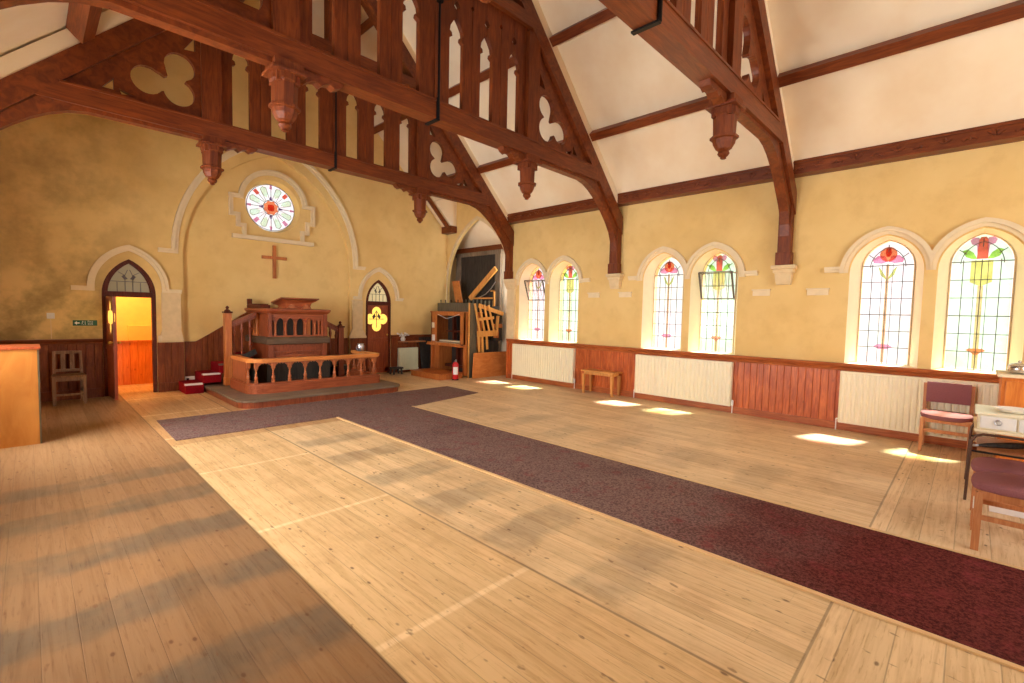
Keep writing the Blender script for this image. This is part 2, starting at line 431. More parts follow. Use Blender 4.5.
m.loft([[(x, L+.101, z) for x, z in circ(.55)], [(x-.0, L+.30, z) for x, z in circ(.50)]])
framed(.50, L+.30)
struct('wall_front', m, M['plaster'], 'cream plaster gable wall with pointed recess behind the pulpit', 'wall')

m = MB()
bw = gothic(4.6, 2.0, 2.7, .7, 12, .9)
m.plate('xz', [(XL-.3, -.1), (8.72, -.1), (8.72, 3.46), (XC, 8.40), (XL-.3, 3.8)], [bw], YB-.2, YB)
struct('wall_back', m, M['plaster'], 'cream plaster gable wall behind the viewer', 'wall')

# ceiling slopes
a = RC-XC
def slab(m, s, d, y0, y1):
    X = lambda q: XC+s*q
    pr = [(X(0), a), (X(d), a-d), (X(d+.2), a-d+.2), (X(0), a+.4)]
    m.loft([[(x, y0, z) for x, z in pr], [(x, y1, z) for x, z in pr]], True, True)
m = MB(); slab(m, 1, 5.1, YB-.3, 8.15); slab(m, 1, 4.61, 8.15, 8.40); slab(m, 1, 3.85, 8.40, 10.45); slab(m, 1, 4.61, 10.45, L+.1)
for y in (8.402, 10.428): m.plate('xz', [(XC+3.8, a-3.8), (XC+4.75, a-4.75), (XC+4.75, 4.8), (XC+3.8, 4.8)], [], y, y+.02)
m.box(XC+3.7, XC+5.0, 8.35, 10.5, 4.75, 4.85)
struct('ceiling', m, M['ceiling'], 'pale plaster roof slope above the stained glass windows', 'ceiling')
m = MB(); slab(m, -1, 5.1, YB-.3, L+.1)
struct('ceiling', m, M['ceiling'], 'pale plaster roof slope on the far left', 'ceiling')

# organ chamber behind the side arch
m = MB()
m.box(8.95, 9.05, 8.155, 11.7, -.1, 4.9); m.box(8.42, 8.95, 8.155, 8.23, -.1, 4.9); m.box(8.42, 8.95, 11.6, 11.7, -.1, 4.9); m.box(8.37, 8.42, L+.11, 11.7, -.1, 4.9)
m.loft([[(8.42, 8.2, 4.25), (8.96, 8.2, 3.48), (8.96, 8.2, 3.58), (8.42, 8.2, 4.35)], [(8.42, 11.65, 4.25), (8.96, 11.65, 3.48), (8.96, 11.65, 3.58), (8.42, 11.65, 4.35)]], True, True)
struct('wall_recess', m, M['ceiling'], 'pale plaster walls and sloped ceiling of the organ chamber', 'wall')
m = MB(); m.box(8.83, 8.95, 8.3, 11.55, 3.30, 3.46)
struct('trim_1', m, M['truss_y'], 'brown plate beam on the organ chamber back wall', 'beam')

# lobby behind the open door
m = MB()
m.box(-.2, 3.2, 12.3, 12.4, -.1, 3.2); m.box(-.3, -.2, L+.11, 12.4, -.1, 3.2); m.box(3.2, 3.3, L+.35, 12.4, -.1, 3.2)
m.box(-.3, 3.3, L+.135, 12.4, 3.1, 3.2); m.box(1.4, 2.6, 12.18, 12.3, 0, 1.2)
m.box(1.95, 3.3, L+.35, L+.45, -.1, 3.2); m.box(5.7, 6.8, L+.16, L+.22, -.1, 2.7)  # last box: unseen blocker added behind the closed door to stop outside light
struct('wall_lobby', m, plain('lobby_yellow_wall', srgb(244, 206, 116), .8, var=.06), 'yellow wall of the lit lobby beyond the open door', 'wall')
m = MB(); m.box(-.2, 3.2, L+.1, 12.3, -.1, 0)
struct('floor_lobby', m, M['floor'], 'lobby floorboards beyond the open door', 'floor')

def boards(m, pl, a0, a1, z0, ztop, t0, t1, bw=.105, sgn=-1):
    """tongue and groove boarding: bevelled boards side by side; ztop may be a function"""
    n = max(1, round((a1-a0)/bw)); w = (a1-a0)/n; g = .006
    for i in range(n):
        u0, u1 = a0+i*w, a0+(i+1)*w
        zt = (lambda u: ztop) if not callable(ztop) else ztop
        prof0 = [(u0, t1), (u0, t0+.008), (u0+g, t0), (u1-g, t0), (u1, t0+.008), (u1, t1)] if t1 > t0 else [(u0, t1), (u0, t0-.008), (u0+g, t0), (u1-g, t0), (u1, t0-.008), (u1, t1)]
        r0 = [m.map(pl, u, z0, t) for u, t in prof0]; r1 = [m.map(pl, u, zt(u), t) for u, t in prof0]
        m.loft([r0, r1], True, True)
m = MB(); boards(m, 'yz', YB, 8.27, .0, .88, W-.035, W-.002, .10)
struct('trim_2', m, M['redwood'], 'red pine boarded dado under the stained glass windows', 'dado')
def rail_profile_y(m, x, y0, y1, z):
    pr = [(x, z-.11), (x-.05, z-.11), (x-.058, z-.085), (x-.05, z-.07), (x-.066, z-.05), (x-.085, z-.035), (x-.09, z-.012), (x-.085, z), (x, z)]
    m.loft([[(a, y0, b) for a, b in pr], [(a, y1, b) for a, b in pr]], True, True)
def rail_profile_x(m, y, x0, x1, z):
    pr = [(y, z-.09), (y-.045, z-.09), (y-.05, z-.07), (y-.042, z-.06), (y-.06, z-.04), (y-.075, z-.02), (y-.07, z), (y, z)]
    m.loft([[(x0, a, b) for a, b in pr], [(x1, a, b) for a, b in pr]], True, True)
m = MB(); rail_profile_y(m, W, YB, 8.29, .99)
struct('trim_3', m, M['redwood_y'], 'moulded red pine rail along the window sills', 'dado rail')
m = MB(); m.box(W-.05, W, YB, 8.29, 0, .11, .008)
struct('baseboard_right', m, M['redwood_y'], 'red brown skirting under the radiators', 'skirting')
m = MB(); m.box(W-.06, W+.3, 8.24, 8.30, 0, .99)
struct('trim_4', m, M['redwood'], 'red pine end post of the dado beside the organ', 'post')

m = MB(); boards(m, 'xz', XL, D1-.385, 0, .94, L-.03, L-.001, .115); boards(m, 'xz', D1+.385, 2.07, 0, .93, L-.03, L-.001, .1)
struct('trim_5', m, M['darkpine'], 'dark boarded dado either side of the open door', 'dado')
slope = lambda x: .93 if x < 2.3 else min(.93+(x-2.3)*.66, 1.55)
m = MB(); boards(m, 'xz', 2.09, 3.35, 0, slope, L+.07, L+.099, .1)
boards(m, 'xz', 4.5, 5.44, 0, .93, L+.07, L+.099, .1)
boards(m, 'xz', 5.46, D2-.36, 0, .93, L-.03, L-.001, .095); 
struct('trim_6', m, M['darkpine'], 'boarding that climbs beside the pulpit stair', 'dado')
m = MB(); boards(m, 'xz', D2+.36, 8.37, 0, .95, L-.03, L-.001, .11)
struct('trim_7', m, M['darkpine'], 'dark boarded dado right of the closed door', 'dado')
m = MB(); rail_profile_x(m, L, XL, D1-.385, 1.02); rail_profile_x(m, L, D2+.36, 8.37, .99)
struct('trim_8', m, M['redwood_x'], 'dark moulded dado rail on the pulpit wall', 'dado rail')
m = MB(); m.box(XL, D1-.385, L-.045, L, 0, .16, .006); m.box(D1+.385, 2.07, L-.045, L, 0, .17, .006); m.box(D2+.36, 8.37, L-.045, L, 0, .15, .006)
struct('baseboard_front', m, M['darkpine'], 'dark skirting along the pulpit wall', 'skirting')

# mouldings on the pulpit wall
def band(m, pl, cx, hwi, hwo, zs, off, t0, t1, n=16, foot=None):
    o = gothic(cx, hwo, zs, off, n, foot); i = gothic(cx, hwi, zs, off, n, foot)
    m.plate(pl, o+i[::-1], [], t0, t1)
def hood_front(name, cx, hwo, w, zs, off, stop, y, label, num):
    m = MB()
    band(m, 'xz', cx, hwo-w, hwo, zs, off, y-.03, y+.01); band(m, 'xz', cx, hwo-w*.5, hwo, zs, off, y-.065, y-.03)
    for s in (-1, 1):
        a, b = sorted((cx+s*(hwo-w), cx+s*(hwo+stop)))
        m.box(a, b, y-.033, y+.01, zs-.075, zs); a, b = sorted((cx+s*(hwo-w*.3), cx+s*(hwo+stop)))
        m.box(a, b, y-.068, y-.031, zs-.035, zs+.003)
    struct('trim_%d' % num, m, M['cream'], label, 'moulding')
hood_front('hood', D1, .57, .10, 1.92, .22, .20, L, 'cream hood moulding over the open door', 9)
hood_front('hood', D2, .57, .10, 1.95, .22, .13, L, 'cream hood moulding over the closed door', 10)
hood_front('hood', XW, 1.87, .11, 2.68, .75, .20, L, 'large cream arch moulding around the pulpit recess', 11)
for i, (x0, x1, lab) in enumerate(((1.70, 2.06, 'pale plaster pier between open door and pulpit recess'), (5.47, 5.80, 'pale plaster pier between pulpit recess and closed door'))):
    m = MB()
    R = lambda a, b, t, z: [(a, L, z), (a, L-t, z), (b, L-t, z), (b, L, z)]
    m.loft([R(x0-.06 if i else x0-.02, x1+.06 if i else x1, .06, .93), R(x0-.06 if i else x0-.02, x1+.06 if i else x1, .06, .97), R(x0+.03, x1-.03, .04, 1.15), R(x0+.03, x1-.03, .04, 1.86)], True, True)
    struct('trim_%d' % (12+i), m, M['stone'], lab, 'pier')
# rosette surround
m = MB(); yy = L+.10
arc = lambda r: [(XW-.01+r*math.cos(math.radians(a)), RZ+.05+r*math.sin(math.radians(a))) for a in range(8, 173, 4)]
m.plate('xz', arc(.70)+arc(.60)[::-1], [], yy-.05, yy); m.plate('xz', arc(.70)+arc(.655)[::-1], [], yy-.085, yy-.05)
for s in (-1, 1):
    P = [(.60, RZ+.14), (.87, RZ+.14), (.87, RZ-.31), (.74, RZ-.31), (.74, RZ-.52), (.63, RZ-.52), (.63, RZ-.68), (.55, RZ-.68), (.55, RZ-.44), (.66, RZ-.44), (.66, RZ-.23), (.79, RZ-.23), (.79, RZ+.06), (.60, RZ+.06)]
    m.plate('xz', [(XW-.01+s*d, z) for d, z in P], [], yy-.049, yy)
    P = [(.66, RZ+.14), (.87, RZ+.14), (.87, RZ-.31), (.74, RZ-.31), (.74, RZ-.52), (.63, RZ-.52), (.63, RZ-.68), (.60, RZ-.68), (.60, RZ-.49), (.71, RZ-.49), (.71, RZ-.28), (.84, RZ-.28), (.84, RZ+.11), (.66, RZ+.11)]
    m.plate('xz', [(XW-.01+s*d, z) for d, z in P], [], yy-.075, yy-.049)
m.box(XW-.83, XW+.82, yy-.10, yy, RZ-.76, RZ-.68)
struct('trim_14', m, M['cream'], 'stepped cream surround of the round window', 'moulding')

# hoods over the window pairs
for k in range(3):
    m = MB(); a, b = WC[2*k], WC[2*k+1]; mid = (a+b)/2
    for t0, t1, wi, wo in ((W-.03, W+.01, .43, .53), (W-.06, W-.03, .475, .53)):
        def arcs(hw, up):
            A = gothic(a, hw, 2.31, .10, 14); B = gothic(b, hw, 2.31, .10, 14)      # in order of rising y
            Bp = [q for q in B if q[0] <= mid]; Ap = [q for q in A if q[0] >= mid]
            zm = arch_z(a, hw, 2.31, .10, mid) if hw > abs(a-mid) else None
            return Bp, Ap, zm
        Bo, Ao, zo = arcs(wo, 1); 
        outl = Bo+[(mid, zo)]+Ao
        Bi, Ai = gothic(b, wi, 2.31, .10, 14), gothic(a, wi, 2.31, .10, 14)
        zi = arch_z(a, wi, 2.31, .10, mid) if wi > abs(a-mid) else None
        if zi: inn = [q for q in Bi if q[0] < mid]+[(mid, zi)]+[q for q in Ai if q[0] > mid]
        else:  inn = Bi+Ai
        m.plate('yz', outl+inn[::-1], [], t0, t1)
    for s, c in ((-1, b), (1, a)):
        st = .72 if not (k == 0 and s == 1) else .55
        u, v = sorted((c+s*.43, c+s*st)); m.box(W-.033, W+.01, u, v, 2.325, 2.40); u, v = sorted((c+s*.50, c+s*st)); m.box(W-.063, W-.031, u, v, 2.36, 2.403)
    struct('trim_%d' % (15+k), m, M['cream'], ('cream double hood moulding over the windows nearest the organ', 'cream double hood moulding over the middle pair of windows', 'cream double hood moulding over the windows nearest the viewer')[k], 'moulding')
# impost strip and cap by the side arch
m = MB(); m.box(W-.05, W+.0, 8.06, 8.32, .99, 2.22); m.loft([[(W-.06, 8.03, 2.22), (W, 8.03, 2.22), (W, 8.34, 2.22), (W-.06, 8.34, 2.22)], [(W-.14, 8.0, 2.38), (W, 8.0, 2.38), (W, 8.36, 2.38), (W-.14, 8.36, 2.38)], [(W-.14, 8.0, 2.46), (W, 8.0, 2.46), (W, 8.36, 2.46), (W-.14, 8.36, 2.46)]], True, True)
struct('trim_18', m, M['stone'], 'pale stone pier carrying the truss beside the organ arch', 'pier')
m = MB()
band(m, 'yz', 9.55, 1.25, 1.33, 2.35, .6, W-.02, W+.01, 16, .99)
struct('trim_19', m, M['stone'], 'pale edge of the organ chamber arch', 'moulding')

# wall plate with carved sprigs
def frieze(num, x, y0, y1, label):
    m = MB(); s = 1 if x > 4 else -1; f = x-.21*s
    m.box(min(f, x), max(f, x), y0, y1, 3.815, 4.04)
    for z in (3.810, 3.975): m.box(min(f-.02*s, x-.005*s), max(f-.02*s, x-.005*s), y0+.002, y1-.002, z, z+.025)
    y = y0+.12; k = 0
    while y < y1-.1:
        d = 1 if k % 2 else -1; z = 3.91
        for q in (-1, 1): m.obox((f-.006*s, y+q*.035, z+d*.005), (0, q*.8, d*.6), (1, 0, 0), (0, -d*.6, q*.8), .04, .012, .016)
        m.ball((f-.01*s, y, z+d*.02), .022, 6); y += .23; k += 1
    struct('trim_%d' % num, m, M['truss_y'], label, 'wall plate')
frieze(20, W, YB, 8.30, 'carved brown wall plate above the stained glass windows')
m = MB(); m.box(W-.21, W, 10.40, L, 3.815, 4.0); m.bar((W-.28, 10.46, 3.95), (W-1.3, 10.46, 4.97), .06, .10)
struct('trim_21', m, M['truss_y'], 'cut stub of wall plate and rafter above the organ arch', 'wall plate')
frieze(22, XL, YB, L, 'carved brown wall plate on the far left')
pn = 0
for s, d in ((1, 3.50), (1, 2.32), (1, 1.1), (-1, 3.33), (-1, 2.32), (-1, 1.1)):
    m = MB(); a = RC-XC; k = .7071
    q = .045 if s > 0 else .085
    m.obox((XC+s*(d-q), (YB+L)/2, a-d-q), (0, 1, 0), (s*k, 0, k), (s*k, 0, -k), (L-YB)/2, q+.02, .07 if s > 0 else .085)
    o = struct('trim_%d' % (23+pn), m, M['truss_y'], ('lowest purlin on the window side', 'middle purlin on the window side', 'highest purlin on the window side', 'lowest purlin on the far left side', 'middle purlin on the far left side', 'highest purlin on the far left side')[pn], 'purlin'); pn += 1

# stone corbels under the trusses
TY = [8.282, 5.22, 2.16, -.9]
for k, y in enumerate(TY[1:3]):
    m = MB()
    for (h, d, z0, z1) in ((.17, .17, 2.40, 2.46), (.145, .14, 2.34, 2.40)): m.box(W-d, W, y-h, y+h, z0, z1, .012)
    R = lambda h, d, z: [(W-d, y-h, z), (W, y-h, z), (W, y+h, z), (W-d, y+h, z)]
    m.loft([R(.12, .12, 2.34), R(.11, .10, 2.22), R(.10, .08, 2.16)], True, True)
    struct('trim_%d' % (30+k), m, M['stone'], ('pale stone corbel under the middle truss', 'pale stone corbel under the nearest truss')[k], 'corbel')

# ------------------------------------------------------------------ roof trusses
HX = 3.85/3.85
def build_truss(loc, label):
    t = thing('roof_truss', loc, label, 'roof truss', 'timber roof trusses', local=True)
    T = .11; a = RC-XC
    mir = lambda P, s: [(s*x, z) for x, z in P]
    m = MB(); m.plate('xz', [(-3.72, 4.11), (3.72, 4.11), (3.48, 4.355), (-3.48, 4.355)], [], -T, T)
    m.box(-3.5, 3.5, -T-.012, -T+.01, 4.325, 4.352); m.box(-3.5, 3.5, T-.01, T+.012, 4.325, 4.352)
    m.build('collar_beam', M['truss_x'], t)
    MB().box(-1.95, 1.95, -T, T, 6.03, 6.22).build('upper_collar', M['truss_x'], t)
    MB().box(-.11, .11, -.09, .09, 6.22, a-.25).build('king_post', M['truss_z'], t)
    for s in (-1, 1):
        m = MB(); m.plate('xz', mir([(4.585, 3.245), (4.585, 3.585), (0, a-.24), (0, a-.58)], s), [], -T, T); m.build('principal_rafter', M['truss_d'], t)
        m = MB(); m.plate('xz', mir([(4.40, a-4.40-.24), (4.40, a-4.40+.01), (.1, a-.09), (.1, a-.34)], s), [], -T+.02, T+.05); m.build('packing_board', M['ceiling'], t)
        m = MB(); m.box(*sorted((s*4.45, s*4.59)), -T+.02, T-.02, 2.46, 3.45); m.box(*sorted((s*4.43, s*4.59)), -T, T, 2.46, 2.66, .01); m.build('wall_post', M['truss_z'], t)
        arc = [(4.475, 2.62), (4.46, 2.85), (4.42, 3.08), (4.34, 3.27), (4.21, 3.44), (4.06, 3.595), (3.91, 3.73), (3.76, 3.845), (3.60, 3.945), (3.43, 4.02), (3.24, 4.06), (1.98, 4.065), (1.98, 4.115), (3.70, 4.115), (4.475, 3.35)]
        m = MB(); m.plate('xz', mir(arc, s), [], -T+.045, T-.045); m.build('arched_brace', M['truss_d'], t)
        m = MB(); m.box(*sorted((s*1.74, s*2.0)), -T+.01, T-.01, 4.35, a-1.87-.56); m.build('queen_post', M['truss_z'], t)
        lobes = [(2.25*1., 5.0, .185), (2.26, 4.64, .185), (2.62, 4.69, .185)]
        hole = trefoil(lobes)
        tri1 = [(2.98, 4.43), (3.10, 4.43), (2.98, 4.58)]; tri2 = [(2.06, 5.28), (2.20, 5.26), (2.06, 5.48)]; tri3 = [(2.78, 4.42), (2.90, 4.40), (2.93, 4.47)]
        m = MB(); m.plate('xz', mir([(2.0, 4.355), (3.48, 4.355), (2.0, a-2.0-.58)], s), [mir(h, s) for h in (hole, tri1, tri2, tri3)], -.04, .04); m.build('trefoil_panel', M['truss_d'], t)
        # pendant boss
        m = MB(); px = s*1.86; q = PI/8
        m.box(px-.17, px+.17, -.17, .17, 3.995, 4.03, .008); m.box(px-.14, px+.14, -.14, .14, 4.03, 4.11)
        m.lathe(px, 0, [(.148, 3.995), (.148, 3.93), (.128, 3.91), (.120, 3.70), (.155, 3.69), (.155, 3.665), (.125, 3.655), (.118, 3.61), (.085, 3.55), (.04, 3.52)], 8, q)
        for k in range(4):
            an = PI/4+k*PI/2; m.box(px+.125*math.cos(an)-.025, px+.125*math.cos(an)+.025, .125*math.sin(an)-.025, .125*math.sin(an)+.025, 3.90, 3.995)
        p = m.build('pendant', M['truss_z'], t)
        m = MB(); m.lathe(px, 0, [(.03, 3.535), (.058, 3.525), (.066, 3.50), (.05, 3.475), (.028, 3.46), (.036, 3.45), (.02, 3.44)], 10); m.build('finial', M['truss_z'], p, True)
        br = [(1.72, 4.115), (1.72, 4.03), (1.66, 3.995), (1.60, 4.03), (1.55, 4.045), (1.50, 4.01), (1.45, 4.05), (1.40, 4.06), (1.35, 4.03), (1.28, 4.06), (1.24, 4.115)]
        m = MB(); m.plate('xz', mir(br, s), [], -.06, .06); m.build('scroll_bracket', M['truss_d'], t)
    for c, gl, gr in ((-1.465, -1.74, -1.19), (-.91, -1.19, -.635), (-.36, -.635, 0), (.36, 0, .635), (.91, .635, 1.19), (1.465, 1.19, 1.74)):
        for g in (gl, gr):
            s = 1 if c > g else -1; e = .003*s
            P = [(g+e, 4.355), (c-s*.122, 4.355), (c-s*.122, 5.27), (c-s*.075, 5.30), (c-s*.085, 5.345), (c-s*.118, 5.36), (c-s*.105, 5.43), (c-s*.06, 5.50), (c-s*.003, 5.57), (c-s*.003, 5.66), (c-s*.045, 5.70), (c-s*.045, 5.74), (c-s*.003, 5.78), (c-s*.003, 6.03), (g+e, 6.03), (g+e, 5.84), (g+s*.03, 5.80), (g+e, 5.76)]
            m = MB(); m.plate('xz', P, [], -.035, .035); m.build('plank', M['truss_z'], t)
    m = MB(); m.lathe(0, -T-.03, [(.045, 5.56), (.045, 5.60)], 8); m.tube([(0, -T-.025, 4.1), (0, -T-.025, 5.58)], .016, 8)
    m.box(-.025, .025, -T-.02, T+.02, 4.09, 4.108); m.box(-.02, .02, -T-.025, -T-.004, 4.09, 4.37)
    m.build('tie_rod', M['iron'], t)
    return t
tA = build_truss((XC+.05, TY[0], 0), 'dark brown timber truss nearest the pulpit wall, pendants framing the round window')
dup(tA, (XC-.02, TY[1], 0), 'brown timber truss in the middle, spanning the top centre of the view')
dup(tA, (XC+.0, TY[2], 0), 'paler lit timber truss nearest the viewer, top right, iron strap on its collar')
M['hopper'] = plain('grey_vent_frame', srgb(112, 100, 86), .5, .3)
# ------------------------------------------------------------------ windows
def stained(num, c, kind, hopper, label, x0=8.63, sgn=1, detailed=True):
    w = thing('window_%d' % num, (x0, c, 1.0), label, 'window', 'arched stained glass windows', 'structure')
    hw, zs, off, zb = .30, 2.39, .10, 1.0
    out = gothic(c, hw, zs, off, 12, zb)
    m = MB(); m.plate('yz', out, [gothic(c, hw-.012, zs, off, 12, zb+.012)], x0-.008, x0+.02); m.build('frame', M['stone'], w)
    # glass: clear field, pale green borders, coloured flower
    m = MB()
    Y = lambda u: c-(u-.5)*2*hw        # u from 0 (left seen from inside) to 1
    def piece(pts, mat, dx=0.):
        m.mi = GL.index(mat); m.plate('yz', pts, [], x0+dx, x0+dx+.004)
    b = .13
    inner = gothic(c, hw-.018, zs, off, 12, zb+.018)
    field = gothic(c, hw-.07, zs, off, 12, zb+.018)
    m.mi = GL.index('pale_green' if kind == 'B' else 'clear'); m.plate('yz', inner, [], x0, x0+.004)
    dx = -.0065
    P = lambda *q: [(Y(u), z) for u, z in q]
    circ_ = lambda u, z, ru, rz, a0=0, a1=360, n=16: [(u+ru*math.cos(math.radians(a0+(a1-a0)*i/n)), z+rz*math.sin(math.radians(a0+(a1-a0)*i/n))) for i in range(n+1)]
    if kind == 'A':
        piece(P(*circ_(.5, 2.575, .165, .105, 0, 360, 20)), 'orange', dx)
        piece(P((.5, 2.69), (.455, 2.65), (.44, 2.59), (.47, 2.54), (.53, 2.54), (.56, 2.59), (.545, 2.65)), 'red', dx-.006)
        for s in (-1, 1):
            piece(P(*[(.5+s*q, z) for q, z in ((.0, 2.47), (.06, 2.55), (.2, 2.56), (.3, 2.50), (.27, 2.455), (.12, 2.445))]), 'pink', dx-.003)
            piece(P(*[(.5+s*q, z) for q, z in ((.0, 2.20), (.13, 2.28), (.18, 2.41), (.12, 2.36), (.04, 2.27))]), 'olive', dx)
        piece(P((.47, 1.02), (.53, 1.02), (.53, 2.43), (.47, 2.43)), 'straw', dx)
        piece(P((.32, 1.25), (.40, 1.285), (.6, 1.285), (.68, 1.25), (.58, 1.215), (.42, 1.215)), 'pink', dx-.004)
    else:
        piece(P((.41, 2.45), (.59, 2.45), (.57, 2.70), (.54, 2.73), (.46, 2.73), (.43, 2.70)), 'red', dx-.002)
        for s in (-1, 1):
            piece(P(*[(.5+s*q, z) for q, z in ((.06, 2.66), (.07, 2.72), (.16, 2.73), (.21, 2.69), (.18, 2.64), (.10, 2.62), (.08, 2.48))]), 'pink', dx-.004)
            piece(P(*[(.5+s*q, z) for q, z in ((.08, 2.45), (.14, 2.53), (.24, 2.58), (.32, 2.56), (.26, 2.48), (.16, 2.45))]), 'leaf', dx)
        piece(P((.33, 2.43), (.67, 2.43), (.67, 2.15), (.58, 2.12), (.5, 2.09), (.42, 2.12), (.33, 2.15)), 'yellow', dx)
        piece(P((.455, 1.02), (.545, 1.02), (.545, 2.10), (.455, 2.10)), 'straw', dx)
        piece(P((.34, 1.26), (.40, 1.285), (.60, 1.285), (.66, 1.26), (.58, 1.235), (.5, 1.19), (.42, 1.235)), 'orange', dx-.004)
    m.build('pane', [G[k] for k in GL], w)
    # leading
    m = MB(); r = .0042; xx = x0-.010
    def bar(p, q, rr=r): m.bar((xx, Y(p[0]), p[1]), (xx, Y(q[0]), q[1]), rr*2, rr*2, (1, 0, 0))
    rows = [1.24, 1.475, 1.71, 1.945, 2.18, 2.415]
    for z in rows: bar((.02, z), (.98, z), r*1.3 if z in (1.71, 2.415) else r)
    for u in (.21, .79): bar((u, 1.0), (u, 2.44))
    for u in (.40, .5, .60): bar((u, 1.0), (u, 2.44), r if u == .5 else r*.7)
    ia = gothic(c, hw-.10, zs, off, 10)
    for p, q in zip(ia, ia[1:]): m.bar((xx, *p), (xx, *q), r*2, r*2, (1, 0, 0))
    for an in (40, 90, 140):
        d = (math.cos(math.radians(an)), math.sin(math.radians(an))); r0 = .21 if an != 90 else .235; r1 = hw-.01 if an != 90 else hw+.02
        m.bar((xx, c+d[0]*(r0-.02), zs+d[1]*(r0-.02)), (xx, c+d[0]*r1, zs+d[1]*r1), r*2, r*2, (1, 0, 0))
    m.build('leading', M['lead'], w)
    if hopper:     # inward tilting vent
        z0, z1, d = 1.96, 2.42, .17
        m = MB(); f = .014
        A = lambda u, t: (x0-.03-d*t*sgn, Y(u), z0+(z1-z0)*t)
        for u in (.03, .97): m.bar(A(u, 0), A(u, 1), .03, f, (1, 0, 0)); m.bar((x0-.02, Y(u), z1-.02), A(u, 1), .012, .012)
        for t_ in (0, 1): m.bar(A(.03, t_), A(.97, t_), f, .03, (1, 0, 0))
        for u in (.21, .4, .6, .79): m.bar(A(u, 0), A(u, 1), .006, .006, (1, 0, 0))
        m.bar(A(.03, .5), A(.97, .5), .006, .006, (1, 0, 0))
        h = m.build('hopper', M['hopper'], w)
        m = MB(); q = [A(.03, 0), A(.97, 0), A(.97, 1), A(.03, 1)]
        m.loft([q, [(a+.004, b_, c_) for a, b_, c_ in q]], True, True); m.build('hopper_pane', G['clear'], h)
stained(1, WC[0], 'A', True, 'arched window with orange bud and open vent, nearest the organ')
stained(2, WC[1], 'B', False, 'arched window with red tulip, second from the organ, vent shut')
stained(3, WC[2], 'A', False, 'arched window with orange bud above pink petals, left of the middle pair')
stained(4, WC[3], 'B', True, 'arched window with red tulip and open vent, right of the middle pair')
stained(5, WC[4], 'A', False, 'arched window with orange bud and olive leaves behind the purple chair')
stained(6, WC[5], 'B', False, 'arched window with red tulip over yellow shield, rightmost in view')
for i, c in enumerate(WC):    # plain glazing opposite, out of the view
    m = MB(); m.plate('yz', gothic(c, .30, 2.39, .10, 10, 1.0), [], XL-.28, XL-.275)
    struct('window_%d' % (8+i), m, G['plain'], 'plain arched window on the wall opposite', 'window')
m = MB(); m.plate('xz', bw, [], YB-.12, YB-.11); struct('window_14', m, G['plain'], 'wide plain window behind the viewer', 'window')
m = MB()
for x in (3.3, 4.6, 5.9): m.box(x-.05, x+.05, YB-.18, YB-.05, .9, 4.6)
struct('trim_32', m, M['stone'], 'stone mullions of the window behind the viewer', 'mullion')

# round window
w = thing('window_7', (XW, L+.28, RZ), 'round stained glass window with red centre above the cross', 'window', None, 'structure')
yy = L+.27; cx = XW-.01
m = MB()
def disc(mat, pts, dy): m.mi = GL.index(mat); m.plate('xz', pts, [], yy+dy, yy+dy+.004)
pol = lambda r, an: (cx+r*math.cos(math.radians(an)), RZ+r*math.sin(math.radians(an)))
disc('clear', circ(.50, 40), .006)
disc('orange', [pol(.16 if k % 2 else .135, k*22.5) for k in range(16)], -.002)
disc('red', [pol(.085 if k % 2 else .07, k*45) for k in range(8)], -.008)
for k in range(8):
    an = k*45
    if k % 2 == 0:
        disc('purple', [pol(.16, an-9), pol(.24, an-3), pol(.24, an+3), pol(.16, an+9)], -.004)
        disc('pink', [pol(.40, an-4), pol(.49, an-2), pol(.49, an+2), pol(.40, an+4)], -.004)
    else:
        disc('red' if k in (1, 3) else 'pink', [pol(.36, an-6), pol(.47, an-5), pol(.47, an+5), pol(.36, an+6)], -.004)
    disc('pale_green', [pol(.30, an+12), pol(.44, an+14), pol(.46, an+22.5), pol(.44, an+31), pol(.30, an+33), pol(.22, an+22.5)], -.003)
m.build('pane', [G[k] for k in GL], w)
m = MB()
for r in (.16, .49):
    n = 32; P = [(*pol(r, 360*i/n),) for i in range(n+1)]
    for p, q in zip(P, P[1:]): m.bar((p[0], yy-.012, p[1]), (q[0], yy-.012, q[1]), .012, .009, (0, 1, 0))
for k in range(8):
    an = k*45
    p, q = pol(.16, an), pol(.49, an); m.bar((p[0], yy-.012, p[1]), (q[0], yy-.012, q[1]), .01 if k % 2 == 0 else .006, .008, (0, 1, 0))
    pts = [pol(rr, an+aa) for rr, aa in ((.17, 8), (.30, 13), (.42, 14), (.46, 22.5), (.42, 31), (.30, 32), (.17, 37))]
    for p, q in zip(pts, pts[1:]): m.bar((p[0], yy-.012, p[1]), (q[0], yy-.012, q[1]), .007, .007, (0, 1, 0))
m.build('leading', M['lead'], w)

